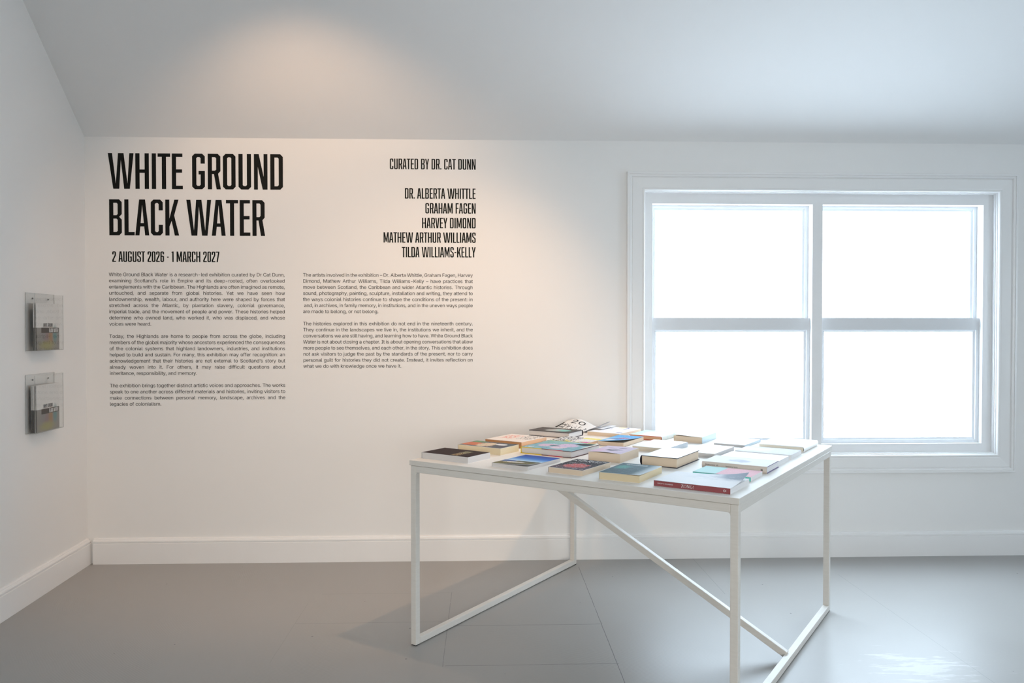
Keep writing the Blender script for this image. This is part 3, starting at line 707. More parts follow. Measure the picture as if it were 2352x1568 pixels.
    D['Y'] = (.39, .006, .006, [[(0, 1), (.122, 1), (.195, .58), (.268, 1), (.39, 1), (.254, .42), (.254, 0), (.136, 0), (.136, .42)]])
    w = 0.335
    D['2'] = (w, .03, .03, [[(0, .70), (0, 1 - c), (c, 1), (w - c, 1), (w, 1 - c), (w, .62), (.132, .17), (.132, h), (w, h), (w, 0), (0, 0), (0, .18), (w - s, .645), (w - s, 1 - h - i),
                             (w - s - i, 1 - h), (s + i, 1 - h), (s, 1 - h - i), (s, .70)]])
    D['6'] = (w, .035, .035, [[(w, .72), (w, 1 - c), (w - c, 1), (c, 1), (0, 1 - c), (0, c), (c, 0), (w - c, 0), (w, c), (w, .525), (w - c, .60), (s, .60), (s, 1 - h - i), (s + i, 1 - h),
                               (w - s - i, 1 - h), (w - s, 1 - h - i), (w - s, .72)], octa(s, h, w - s, .505, i)])
    D['1'] = (.195, .02, .041, [[(0, .88), (0, .94), (.085, 1), (.195, 1), (.195, 0), (.195 - s, 0), (.195 - s, .88)]])
    D['7'] = (.335, .02, .012, [[(0, 1), (.335, 1), (.335, .90), (.19, 0), (.068, 0), (.212, .905), (0, .905)]])
    D['-'] = (.17, .04, .04, [[(0, .42), (.17, .42), (.17, .51), (0, .51)]])
    D['.'] = (.115, .03, .03, [[(0, 0), (.115, 0), (.115, .115), (0, .115)]])
    return D


DSP = disp()
_tess = {}


def winding(p, poly):
    w = 0
    for i in range(len(poly)):
        (x0, y0), (x1, y1) = poly[i], poly[(i + 1) % len(poly)]
        if (y0 <= p[1]) != (y1 <= p[1]):
            if x0 + (p[1] - y0) / (y1 - y0) * (x1 - x0) > p[0]:
                w += 1 if y1 > y0 else -1
    return w


def tess(key, polys):
    """flat triangles of a glyph; its contours may overlap (alphabet) or hold counters (capitals)"""
    if key not in _tess:
        pts, edges = [], []
        for poly in polys:
            k, n = len(pts), len(poly)
            pts += [Vector(p) for p in poly]
            edges += [(k + i, k + (i + 1) % n) for i in range(n)]
        vs, _, tris = delaunay_2d_cdt(pts, edges, [], 0, 1e-6)[:3]
        keep = []
        for t in tris:
            c = ((vs[t[0]].x + vs[t[1]].x + vs[t[2]].x) / 3, (vs[t[0]].y + vs[t[1]].y + vs[t[2]].y) / 3)
            ws = [winding(c, poly) for poly in polys]
            if (sum(ws) != 0) if key[0] == 'b' else (sum(1 for w in ws if w) % 2 == 1):
                keep.append(tuple(t))
        _tess[key] = ([(v.x, v.y) for v in vs], keep)
    return _tess[key]


def display_run(text, sp=0.20):
    """[(glyph key, polys, x)] and the total width at capital height 1"""
    out, x, first = [], 0.0, True
    for ch in text:
        if ch == ' ':
            x += sp
            continue
        w, l, r, polys = DSP[ch]
        x += 0 if first else l
        out.append(('d' + ch, polys, x))
        x += w
        last = r
        x += r
        first = False
    return out, x - last


def body_word(word):
    out, x = [], 0.0
    for ch in word:
        a, polys = GL[ch]
        out.append(('b' + ch, polys, x))
        x += a - TRACK
    return out, x


def letters(bm, run, ox, oz, sx, sz, plane, thick=0.0):
    """add glyphs to bm; plane(a, b, t) maps run coordinates and thickness to xyz"""
    for key, polys, x in run:
        vs, tris = tess(key, polys)
        F = [bm.verts.new(plane(ox + (x + px) * sx, oz + py * sz, thick)) for px, py in vs]
        for t in tris:
            bm.faces.new([F[j] for j in t])
        if thick:
            for poly in polys:
                U = [bm.verts.new(plane(ox + (x + px) * sx, oz + py * sz, thick)) for px, py in poly]
                D = [bm.verts.new(plane(ox + (x + px) * sx, oz + py * sz, 0.0)) for px, py in poly]
                for j in range(len(poly)):
                    k = (j + 1) % len(poly)
                    bm.faces.new((U[j], U[k], D[k], D[j]))


def wall_plane(o):
    return lambda a, b, t: (a - o[0], -0.0002 - t, b - o[2])


def orient_out(bm, d):
    d = Vector(d)
    bmesh.ops.recalc_face_normals(bm, faces=bm.faces)
    return bm


def display_line(parent, o, text, x0, x1, z, cap, name='lettering_line'):
    run, w = display_run(text)
    bm = bmesh.new()
    letters(bm, run, x0, z, (x1 - x0) / w, cap, wall_plane(o), 0.0006)
    return obj(name, bm, M['vinyl'], parent)


def lettering(name, label, cat, o, group=None):
    e = empty(name, o)
    tag(e, label, cat, group)
    return e


o = (-2.033, 0.0, 1.783)
t = lettering('title_lettering', 'largest wall lettering, two lines of big black condensed capitals at upper left', 'lettering', o)
display_line(t, o, 'WHITE GROUND', -2.0325, -1.0947, 2.0362, 0.1925)
display_line(t, o, 'BLACK WATER', -2.0275, -1.1922, 1.7845, 0.1945)
o = (-2.013, 0.0, 1.641)
t = lettering('date_lettering', 'one line of black capitals and numerals giving dates, below the big title', 'lettering', o)
display_line(t, o, '2 AUGUST 2026 - 1 MARCH 2027', -2.0128, -1.4394, 1.6411, 0.0570)
o = (-0.045, 0.0, 2.152)
t = lettering('credit_lettering', 'one line of black capitals at top right, above the list of names', 'lettering', o)
display_line(t, o, 'CURATED BY DR. CAT DUNN', -0.5142, -0.0450, 2.1522, 0.0578)
o = (-0.045, 0.0, 1.671)
t = lettering('name_list_lettering', 'right-aligned list of five names in black capitals above the right text column', 'lettering', o)
for txt, x0, z in (('DR. ALBERTA WHITTLE', -0.4326, 1.9922), ('GRAHAM FAGEN', -0.3209, 1.9114), ('HARVEY DIMOND', -0.3389, 1.8307),
                   ('MATHEW ARTHUR WILLIAMS', -0.5496, 1.7510), ('TILDA WILLIAMS-KELLY', -0.4500, 1.6710)):
    display_line(t, o, txt, x0, -0.0451, z, 0.0565)

LEFT = [["White Ground Black Water is a research-led exhibition curated by Dr Cat Dunn,", "examining Scotland’s role in Empire and its deep-rooted, often overlooked",
         "entanglements with the Caribbean. The Highlands are often imagined as remote,", "untouched, and separate from global histories. Yet we have seen how",
         "landownership, wealth, labour, and authority here were shaped by forces that", "stretched across the Atlantic, by plantation slavery, colonial governance,",
         "imperial trade, and the movement of people and power. These histories helped", "determine who owned land, who worked it, who was displaced, and whose", "voices were heard."],
        ["Today, the Highlands are home to people from across the globe, including", "members of the global majority whose ancestors experienced the consequences",
         "of the colonial systems that highland landowners, industries, and institutions", "helped to build and sustain. For many, this exhibition may offer recognition: an",
         "acknowledgement that their histories are not external to Scotland’s story but", "already woven into it. For others, it may raise difficult questions about",
         "inheritance, responsibility, and memory."],
        ["The exhibition brings together distinct artistic voices and approaches. The works", "speak to one another across different materials and histories, inviting visitors to",
         "make connections between personal memory, landscape, archives and the", "legacies of colonialism."]]
RIGHT = [["The artists involved in the exhibition – Dr. Alberta Whittle, Graham Fagen, Harvey", "Dimond, Mathew Arthur Williams, Tilda Williams-Kelly – have practices that",
          "move between Scotland, the Caribbean and wider Atlantic histories. Through", "sound, photography, painting, sculpture, installation and writing, they attend to",
          "the ways colonial histories continue to shape the conditions of the present: in", " and, in archives, in family memory, in institutions, and in the uneven ways people",
          "are made to belong, or not belong."],
         ["The histories explored in this exhibition do not end in the nineteenth century.", "They continue in the landscapes we live in, the institutions we inherit, and the",
          "conversations we are still having, and learning how to have. White Ground Black", "Water is not about closing a chapter. It is about opening conversations that allow",
          "more people to see themselves, and each other, in the story. This exhibition does", "not ask visitors to judge the past by the standards of the present, nor to carry",
          "personal guilt for histories they did not create. Instead, it invites reflection on", "what we do with knowledge once we have it."]]


def column(name, label, paras, x0, x1, z0, pitch, cap):
    o = (x0, 0.0, z0 - pitch * (sum(len(p) for p in paras) + len(paras) - 2))
    e = lettering(name, label, 'text panel', o, 'columns of small wall text')
    k = cap / CAP
    row = 0
    for para in paras:
        bm = bmesh.new()
        for li, line in enumerate(para):
            ind = 0.006 if line.startswith(' ') else 0.0
            words = [body_word(w) for w in line.split()]
            tot = sum(w for _, w in words)
            n = len(words) - 1
            sx = 1.030 * k
            W = x1 - x0 - ind
            if li == len(para) - 1:
                gap = 0.0076
            else:
                gap = (W - tot * sx) / n
                if gap < 0.0062:
                    gap = 0.0062
                    sx = (W - gap * n) / tot
            x = x0 + ind
            for run, w in words:
                letters(bm, run, x, z0 - row * pitch, sx, k, wall_plane(o), 0.0)
                x += w * sx + gap
            row += 1
        for f in bm.faces:
            f.normal_update()
            if f.normal.y > 0:
                f.normal_flip()
        bmesh.ops.translate(bm, verts=bm.verts, vec=(0, -0.0004, 0))
        obj('paragraph', bm, M['vinyl'], e, recalc=False)
        row += 1
    return e


column('wall_text', 'left column of small black wall text, three paragraphs under the dates', LEFT, -2.0325, -1.0868, 1.5637, 0.03350, 0.0188)
column('wall_text', 'right column of small black wall text, two paragraphs under the list of names', RIGHT, -0.9893, -0.0612, 1.5635, 0.03325, 0.0188)

# ------------------------------------------------------------------ the table
T_ANG = math.radians(-35.2)
TW, TD, TZ = 1.341, 1.355, 0.750
TC = Vector((-0.301, -1.191, 0.0)) + Vector((math.cos(T_ANG), math.sin(T_ANG), 0)) * (TW / 2) + Vector((-math.sin(T_ANG), math.cos(T_ANG), 0)) * (TD / 2)
table = empty('display_table', TC, (0, 0, T_ANG))
tag(table, 'square white table on a slim tubular frame with one diagonal brace', 'table')
TUBE, TOP = 0.026, 0.021
hx, hy = TW / 2, TD / 2
bm = bmesh.new()
box(bm, -hx, hx, -hy, hy, TZ - TOP, TZ, bev=0.0015)
obj('tabletop', bm, M['tabletop'], table).data.materials.append(M['table'])
for p in table.children[0].data.polygons:
    if abs(p.normal.z) < 0.7:
        p.material_index = 1
zf = TZ - TOP - 0.0015              # top of the steel frame, a hairline under the board
ix, iy = hx - 0.004 - TUBE / 2, hy - 0.004 - TUBE / 2
zr = zf - TUBE / 2
for sx in (-1, 1):
    for sy in (-1, 1):
        bm = bmesh.new()
        bar(bm, (sx * ix, sy * iy, 0.003), (sx * ix, sy * iy, zf), TUBE, TUBE, up=(0, 1, 0))
        lg = obj('leg', bm, M['table'], table)
        bm = bmesh.new()
        box(bm, sx * ix - 0.0115, sx * ix + 0.0115, sy * iy - 0.0115, sy * iy + 0.0115, 0.0, 0.0035)
        tag(obj('foot_pad', bm, M['rubber'], lg), 'black rubber pad')
g = TUBE / 2
for sy in (-1, 1):
    bm = bmesh.new()
    bar(bm, (-ix + g, sy * iy, zr), (ix - g, sy * iy, zr), TUBE, TUBE)
    # welded fillets in the two inner corners
    for sx in (-1, 1):
        x0, z0, r = sx * (ix - g), zr - g, 0.011
        arc = [(x0, z0), (x0 - sx * r, z0)] + [(x0 - sx * r + sx * r * math.sin(a), z0 - r + r * math.cos(a)) for a in [PI / 2 * k / 5 for k in range(1, 5)]] + [(x0, z0 - r)]
        prism(bm, arc, lambda x, z, y: (x, y, z), sy * iy - 0.011, sy * iy + 0.011)
    obj('top_rail', bm, M['table'], table)
for sx in (-1, 1):
    bm = bmesh.new()
    bar(bm, (sx * ix, -iy + g, zr), (sx * ix, iy - g, zr), TUBE, TUBE)
    obj('top_rail', bm, M['table'], table)
    bm = bmesh.new()
    bar(bm, (sx * ix, -iy + g, 0.003 + g), (sx * ix, iy - g, 0.003 + g), TUBE, TUBE)
    obj('foot_rail', bm, M['table'], table)
bm = bmesh.new()
bar(bm, (ix - g + 0.004, 0.0, 0.003 + 0.022), (-ix + g - 0.004, 0.0, zr - 0.006), TUBE, TUBE, up=(0, 0, 1))
obj('diagonal_brace', bm, M['table'], table)

# ------------------------------------------------------------------ books
BOOKS = 'books laid out on the white table'


def book(name, label, b, w, d, th, ang, spine='left', hard=False, cover=None, spine_mat=None, page='p_white', board=None,
         curl=None, rounded=False, cat='book', inner=None, dz=0.0, loose=0.0):
    """b: where the near right-hand lower corner stands; w along the near edge, d away from it"""
    a = math.radians(ang)
    ex, ey = Vector((math.cos(a), math.sin(a), 0)), Vector((-math.sin(a), math.cos(a), 0))
    c = Vector((b[0], b[1], 0)) - ex * (w / 2) + ey * (d / 2)
    root = empty(name, (c.x, c.y, TZ + dz), (0, 0, a))
    tag(root, label, cat, BOOKS)
    ct = 0.0026 if hard else 0.0009
    ov = 0.0032 if hard else 0.0004
    bulge = (min(0.008, th * 0.28) if hard else 0.004) if rounded else 0.0

    def at(s, t, z):
        return {'left': (-w / 2 - s, t, z), 'right': (w / 2 + s, t, z), 'front': (t, -d / 2 - s, z), 'back': (t, d / 2 + s, z)}[spine]
    ext = d if spine in ('left', 'right') else w
    # pages
    x0, x1, y0, y1 = -w / 2 + ov, w / 2 - ov, -d / 2 + ov, d / 2 - ov
    sp = ct + bulge * 0.6
    if spine == 'left':
        x0 = -w / 2 + sp
    elif spine == 'right':
        x1 = w / 2 - sp
    elif spine == 'front':
        y0 = -d / 2 + sp
    else:
        y1 = d / 2 - sp
    bm = bmesh.new()
    box(bm, x0, x1, y0, y1, ct, th - ct)
    obj('page_block', bm, M[page], root)
    # cover: upper board, spine, lower board
    bm = bmesh.new()
    cx0, cx1, cy0, cy1 = -w / 2, w / 2, -d / 2, d / 2
    if bulge:
        if spine == 'left':
            cx0 += bulge
        elif spine == 'right':
            cx1 -= bulge
        elif spine == 'front':
            cy0 += bulge
        else:
            cy1 -= bulge
    nx, ny = (14, 14) if curl else (1, 1)
    up, dn = {}, {}
    for i in range(nx + 1):
        for j in range(ny + 1):
            x = cx0 + (cx1 - cx0) * i / nx
            y = cy0 + (cy1 - cy0) * j / ny
            k = curl(i / nx, j / ny) if curl else 0.0
            up[i, j] = bm.verts.new((x, y, th + k))
            dn[i, j] = bm.verts.new((x, y, th - ct + k))

    def face(vs, m):
        f = bm.faces.new(vs)
        f.material_index = m
        return f
    for i in range(nx):
        for j in range(ny):
            face((up[i, j], up[i + 1, j], up[i + 1, j + 1], up[i, j + 1]), 0)
            face((dn[i, j + 1], dn[i + 1, j + 1], dn[i + 1, j], dn[i, j]), 2)
    for i in range(nx):
        face((dn[i, 0], dn[i + 1, 0], up[i + 1, 0], up[i, 0]), 2)
        face((up[i, ny], up[i + 1, ny], dn[i + 1, ny], dn[i, ny]), 2)
    for j in range(ny):
        face((up[0, j], up[0, j + 1], dn[0, j + 1], dn[0, j]), 2)
        face((dn[nx, j], dn[nx, j + 1], up[nx, j + 1], up[nx, j]), 2)
    box(bm, cx0, cx1, cy0, cy1, 0.0, ct, mat=2)
    if bulge:
        n = 12
        outer, innr = [], []
        for k in range(n + 1):
            a_ = PI * k / n
            outer.append((-bulge + bulge * math.sin(a_), th / 2 - th / 2 * math.cos(a_)))
            innr.append((-bulge - ct * 0.4 + max(0, bulge - ct * 0.6) * math.sin(a_), th / 2 - (th / 2 - ct * 0.6) * math.cos(a_)))
        A = [[bm.verts.new(at(s, t, z)) for s, z in outer] for t in (-ext / 2, ext / 2)]
        Bv = [[bm.verts.new(at(s, t, z)) for s, z in innr] for t in (-ext / 2, ext / 2)]
        for k in range(n):
            face((A[0][k], A[0][k + 1], A[1][k + 1], A[1][k]), 1)
            face((Bv[0][k], Bv[1][k], Bv[1][k + 1], Bv[0][k + 1]), 2)
            for q in (0, 1):
                face((A[q][k], Bv[q][k], Bv[q][k + 1], A[q][k + 1]), 2)
    else:
        prism(bm, [(0.0, 0.0), (0.0, th), (-ct, th), (-ct, 0.0)], lambda s, z, t: at(s, t, z), -ext / 2, ext / 2, mat=1)
    uvl = bm.loops.layers.uv.new('UVMap')
    for f in bm.faces:
        for lp in f.loops:
            lp[uvl].uv = (lp.vert.co.x / w + 0.5, lp.vert.co.y / d + 0.5)
    cov = cover or M['c_white']
    sm = spine_mat or cov
    co = obj('cover', bm, [cov, sm, board or inner or M['c_plain']], root)
    return root, dict(w=w, d=d, th=th, curl=curl)


def cover_text(root, q, text, u, v, width, cap, mat, turn=0, part='title_lettering', display=False):
    """lettering printed on the upper cover; u, v in 0..1, turn in quarter turns"""
    if display:
        run, tot = display_run(text)
        k, kz = width / tot, cap
    else:
        run, x = [], 0.0
        for wd in text.split(' '):
            r, ww = body_word(wd)
            run += [(key, p, x + px) for key, p, px in r]
            x += ww + 0.2
        tot = x - 0.2
        k, kz = width / tot, cap / CAP
    cu, su = math.cos(turn * PI / 2), math.sin(turn * PI / 2)

    def pl(a, b, t):
        x, y = a * cu - b * su, a * su + b * cu
        X, Y = (u - 0.5) * q['w'] + x, (v - 0.5) * q['d'] + y
        z = q['th'] + (q['curl'](X / q['w'] + 0.5, Y / q['d'] + 0.5) if q['curl'] else 0.0)
        return (X, Y, z + 0.0004)
    bm = bmesh.new()
    letters(bm, run, 0, 0, k, kz, pl)
    return obj(part, bm, mat, root)


def spine_text(root, q, text, x, z, width, cap, mat, part='spine_lettering'):
    run, xx = [], 0.0
    for wd in text.split(' '):
        r, ww = body_word(wd)
        run += [(key, p, xx + px) for key, p, px in r]
        xx += ww + 0.2
    bm = bmesh.new()
    letters(bm, run, x, z, width / (xx - 0.2), cap / CAP, lambda a, b, t: (a, -q['d'] / 2 - 0.0004, b))
    return obj(part, bm, mat, root)


def lift(amp, pu, pv, fu=False, fv=False):
    def f(u, v):
        u = min(1, max(0, u))
        v = min(1, max(0, v))
        return amp * ((1 - u) if fu else u) ** pu * ((1 - v) if fv else v) ** pv
    return f


M['c_plain'] = plain('white_cover_card', (0.82, 0.82, 0.82), 0.4)
M['c_white'] = art('pale_cover', (0.82, 0.82, 0.83), [('noise', (9, 0.60, 0.66), (0.72, 0.73, 0.76))])
M['ink_white'] = plain('white_printing_ink', (0.85, 0.85, 0.85), 0.5)
M['ink_black'] = plain('black_printing_ink', (0.02, 0.02, 0.025), 0.5)
M['ink_gold'] = plain('orange_printing_ink', (0.55, 0.32, 0.12), 0.5)
M['red_board'] = plain('red_book_board', (0.52, 0.075, 0.04), 0.55)
M['black_board'] = plain('black_book_board', (0.025, 0.022, 0.035), 0.5)
M['purple_board'] = plain('purple_book_board', (0.17, 0.13, 0.26), 0.5)
M['yellow_board'] = plain('yellow_book_board', (0.74, 0.55, 0.02), 0.4)
M['yellow_red_board'] = art('yellow_and_red_lower_board', (0.74, 0.55, 0.02), [('rect', (0.42, 0.56, -1, 2, 0.004), (0.20, 0.05, 0.05)), ('rect', (0.56, 0.83, -1, 2, 0.004), (0.55, 0.05, 0.09)), ('rect', (0.83, 2, -1, 2, 0.004), (0.10, 0.05, 0.05))])

# --- near row, left to right
cv = art('dark_brown_cover', (0.050, 0.036, 0.036), [
    ('noise', (30, 0.50, 0.56, (1, 2.4, 1), (0.58, 0.74, 0.10, 0.80, 0.01)), (0.62, 0.55, 0.28)),
    ('noise', (44, 0.56, 0.60, (1, 2.0, 1), (0.60, 0.72, 0.10, 0.50, 0.01)), (0.62, 0.16, 0.10)),
    ('noise', (52, 0.57, 0.61, (1.4, 2.0, 1), (0.58, 0.74, 0.45, 0.85, 0.01)), (0.30, 0.42, 0.40))])
r, q = book('paperback_book', 'dark brown paperback with a coloured title, nearest the left corner of the table', (-0.063, -1.289), 0.236, 0.150, 0.025, -36.0, 'left', cover=cv, page='p_grey')

cv = art('sky_landscape_cover', (0.055, 0.10, 0.38), [
    ('gradv', (0.98, 0.62), (0.07, 0.20, 0.56)), ('gradv', (0.72, 0.42), (0.34, 0.56, 0.80)), ('gradv', (0.47, 0.40), (0.62, 0.72, 0.84)),
    ('rect', (-0.2, 0.62, 0.24, 0.385, 0.03, 0.12), (0.05, 0.12, 0.34)), ('rect', (0.35, 1.2, 0.20, 0.40, 0.03, 0.10), (0.12, 0.13, 0.09)),
    ('rect', (-0.2, 1.2, -0.2, 0.255, 0.03, 0.14), (0.22, 0.20, 0.11)), ('ell', (0.38, 0.24, 0.32, 0.06, 0.3, 0.4), (0.62, 0.58, 0.50)),
    ('noise', (26, 0.55, 0.62, (1, 1, 1), (-1, 2, -0.2, 0.22, 0.02)), (0.12, 0.115, 0.05)),
    ('ell', (0.85, 0.02, 0.5, 0.07, 0.4, 0.2), (0.06, 0.07, 0.08))])
r, q = book('paperback_book', 'slim paperback with a blue sky and hillside photograph on its cover', (0.163, -1.453), 0.165, 0.236, 0.015, -36.5, 'left', cover=cv, page='p_grey', curl=lift(0.008, 1.6, 3.0, fv=True))

cv = art('dark_grey_cover_with_red_figures', (0.075, 0.075, 0.085), [
    ('rect', (-1, 2, 0.0, 0.30, 0.06, 0.2), (0.16, 0.13, 0.15)), ('ell', (0.52, 0.36, 0.30, 0.20, 0.15, 0.7), (0.60, 0.17, 0.17)),
    ('noise', (14, 0.56, 0.64, (1, 1, 1), (0.05, 0.95, 0.03, 0.60, 0.02)), (0.62, 0.56, 0.56)), ('noise', (22, 0.58, 0.66, (1, 1, 1), (0.1, 0.9, 0.05, 0.55, 0.02)), (0.30, 0.06, 0.07)),
    ('noise', (30, 0.50, 0.56, (1, 3.0, 1), (0.08, 0.60, 0.60, 0.64, 0.01)), (0.7, 0.7, 0.7))])
r, q = book('paperback_book', 'dark grey paperback with a red picture and bold white two-line title', (0.352, -1.575), 0.143, 0.219, 0.021, -36.0, 'left', cover=cv, page='p_tan')
cover_text(r, q, 'THE BLACK', 0.05, 0.875, 0.130, 0.018, M['ink_white'])
cover_text(r, q, 'ATLANTIC', 0.05, 0.765, 0.118, 0.018, M['ink_white'])

cv = art('slate_blue_cover', (0.13, 0.19, 0.215), [
    ('noise', (7, 0.50, 0.70, (1, 4, 1)), (0.22, 0.30, 0.33)), ('ell', (0.22, 0.62, 0.16, 0.16, 0.5, 0.6), (0.16, 0.36, 0.34)),
    ('noise', (24, 0.60, 0.66, (1, 5, 1), (-1, 0.8, 0.1, 0.8, 0.1)), (0.05, 0.075, 0.09)), ('gradu', (0.70, 1.0), (0.55, 0.62, 0.66)),  # pale fade at the right paints in the window's reflection
    ('noise', (46, 0.50, 0.56, (1, 3, 1), (0.16, 0.70, 0.84, 0.92, 0.01)), (0.75, 0.78, 0.78))])
r, q = book('paperback_book', 'slate blue paperback with yellowed pages, left of the red-spined book', (0.531, -1.712), 0.151, 0.222, 0.026, -32.5, 'left', cover=cv, page='p_yellow', curl=lift(0.0025, 2.0, 2.0, fv=True))

cv = art('white_cover_with_grey_peaks', (0.80, 0.81, 0.83), [
    ('rect', (0.25, 2, 0.62, 2, 0.20, 0.4), (0.72, 0.74, 0.78)), ('noise', (6, 0.50, 0.64, (1, 2.2, 1), (0.35, 1.2, 0.58, 0.98, 0.10)), (0.52, 0.56, 0.62)),
    ('ell', (0.98, 0.92, 0.36, 0.34, 0.3, 0.4), (0.27, 0.32, 0.40)), ('noise', (9, 0.58, 0.64, (1, 3, 1), (0.4, 1.0, 0.5, 0.8, 0.1)), (0.74, 0.75, 0.79))], spec=0.07)
sm = plain('dark_red_spine', (0.31, 0.075, 0.082), 0.35, 0.12, 12)
r, q = book('paperback_book', 'paperback with dark red spine and lifted cover corner, at the near right table corner', (0.785, -1.903), 0.261, 0.205, 0.019, -35.0, 'front', cover=cv, spine_mat=sm, page='p_white',
            curl=lift(0.021, 3.2, 2.2))
spine_text(r, q, 'PHILIP & NOURBESE', -0.117, 0.0085, 0.055, 0.0036, M['ink_white'])
def arc_pts(cx, cy, rx, ry, a0, a1, n=14):
    return [(cx + rx * math.cos(math.radians(a0 + (a1 - a0) * k / n)), cy + ry * math.sin(math.radians(a0 + (a1 - a0) * k / n))) for k in range(n + 1)]


ring = arc_pts(0.40, 0.5, 0.40, 0.52, 0, 345.6, 24)
SERIF = [('dsZ', [[(0.02, 0.0), (0.02, 0.05), (0.52, 0.95), (0.10, 0.95), (0.07, 0.74), (0.03, 0.74), (0.05, 1.0), (0.68, 1.0), (0.68, 0.95), (0.19, 0.05), (0.62, 0.05), (0.66, 0.27), (0.70, 0.27), (0.68, 0.0)]], 0.0),
         ('dsO', [ring, arc_pts(0.40, 0.5, 0.27, 0.47, 0, 345.6, 24)], 0.78),
         ('dsN', [[(0.0, 0.0), (0.0, 0.04), (0.09, 0.07), (0.09, 0.93), (0.0, 0.96), (0.0, 1.0), (0.24, 1.0), (0.68, 0.28), (0.68, 0.93), (0.58, 0.96), (0.58, 1.0), (0.84, 1.0), (0.84, 0.96), (0.74, 0.93),
                         (0.74, 0.0), (0.68, 0.0), (0.15, 0.86), (0.15, 0.07), (0.26, 0.04), (0.26, 0.0)]], 1.68),
         ('dsG', [arc_pts(0.40, 0.5, 0.40, 0.52, 48, 312, 22) + [(0.72, 0.12), (0.72, 0.40), (0.80, 0.43), (0.80, 0.47), (0.48, 0.47), (0.48, 0.43), (0.59, 0.40), (0.59, 0.10)] + arc_pts(0.40, 0.5, 0.27, 0.47, 305, 60, 20) + [(0.62, 0.72), (0.68, 0.72)]], 2.62),
         ('dsX', [[(0.05, 0.28), (0.02, 1.0), (0.16, 1.0), (0.10, 0.28)], arc_pts(0.08, 0.07, 0.075, 0.075, 0, 330, 11)], 3.55)]
bm = bmesh.new()
letters(bm, SERIF, -0.034, 0.0048, 0.0116, 0.0100, lambda a, b, t: (a, -q['d'] / 2 - 0.0004, b))
obj('spine_lettering', bm, M['ink_white'], r)
bm = bmesh.new()
n = 24
rings = [[bm.verts.new((0.1115 + rr * math.cos(2 * PI * k / n), -q['d'] / 2 - 0.0004, 0.0095 + rr * math.sin(2 * PI * k / n))) for k in range(n)] for rr in (0.0024, 0.0038)]
for k in range(n):
    bm.faces.new((rings[0][k], rings[0][(k + 1) % n], rings[1][(k + 1) % n], rings[1][k]))
box(bm, 0.1168, 0.1174, -q['d'] / 2 - 0.0005, -q['d'] / 2 - 0.0002, 0.008, 0.011)
obj('spine_emblem', bm, M['ink_white'], r)

# --- second row
cv = art('painted_figures_cover', (0.12, 0.14, 0.155), [
    ('ell', (0.16, 0.42, 0.26, 0.30, 0.2, 0.4), (0.56, 0.20, 0.12)), ('ell', (0.10, 0.85, 0.22, 0.14, 0.2, 0.4), (0.16, 0.30, 0.18)),
    ('ell', (0.48, 0.45, 0.17, 0.36, 0.15, 0.5), (0.62, 0.53, 0.37)), ('noise', (10, 0.55, 0.60, (1, 1, 1), (0.28, 0.70, 0.05, 0.9, 0.03)), (0.66, 0.50, 0.48)),
    ('noise', (15, 0.60, 0.64, (1, 1, 1), (0.2, 0.66, 0.05, 0.9, 0.03)), (0.50, 0.12, 0.09)), ('ell', (0.74, 0.66, 0.12, 0.13, 0.15, 0.3), (0.74, 0.75, 0.76)),
    ('rect', (0.72, 2, 0.0, 0.5, 0.05, 0.15), (0.13, 0.13, 0.15))])
book('paperback_book', 'paperback with colourful painted figures on its cover, behind the dark brown one', (0.069, -1.096), 0.223, 0.140, 0.030, -35.5, 'left', cover=cv, page='p_yellow')

cv = art('teal_illustrated_cover', (0.23, 0.42, 0.49), [
    ('rect', (-1, 0.5, 0.6, 2, 0.15, 0.3), (0.24, 0.44, 0.40)), ('noise', (5, 0.45, 0.62), (0.31, 0.50, 0.57)),
    ('ell', (0.30, 0.42, 0.16, 0.16, 0.2, 0.6), (0.60, 0.46, 0.58)), ('ell', (0.58, 0.30, 0.14, 0.17, 0.15, 0.6), (0.66, 0.54, 0.62)),
    ('ell', (0.62, 0.55, 0.18, 0.20, 0.15, 0.6), (0.58, 0.48, 0.64)), ('ell', (0.83, 0.80, 0.20, 0.12, 0.12, 0.5), (0.055, 0.07, 0.075)),
    ('ell', (0.42, 0.42, 0.10, 0.05, 0.15, 0.5), (0.10, 0.18, 0.22)), ('noise', (20, 0.62, 0.66, (1, 1, 1), (0.1, 0.8, 0.1, 0.9, 0.05)), (0.10, 0.15, 0.18)),
    ('noise', (26, 0.46, 0.52, (1, 2, 1), (0.03, 0.20, 0.06, 0.14, 0.01)), (0.78, 0.80, 0.82)), ('rect', (-1, 2, 0.95, 2, 0.01), (0.45, 0.48, 0.22)), ('rect', (0.95, 2, 0.4, 2, 0.04), (0.70, 0.72, 0.68))])
r, q = book('hardback_book', 'large hardback with a teal illustrated cover and a yellow edge along its spine', (0.357, -1.175), 0.250, 0.245, 0.028, -36.5, 'left', hard=True, cover=cv, spine_mat=M['yellow_board'], page='p_grey', board=M['yellow_red_board'])

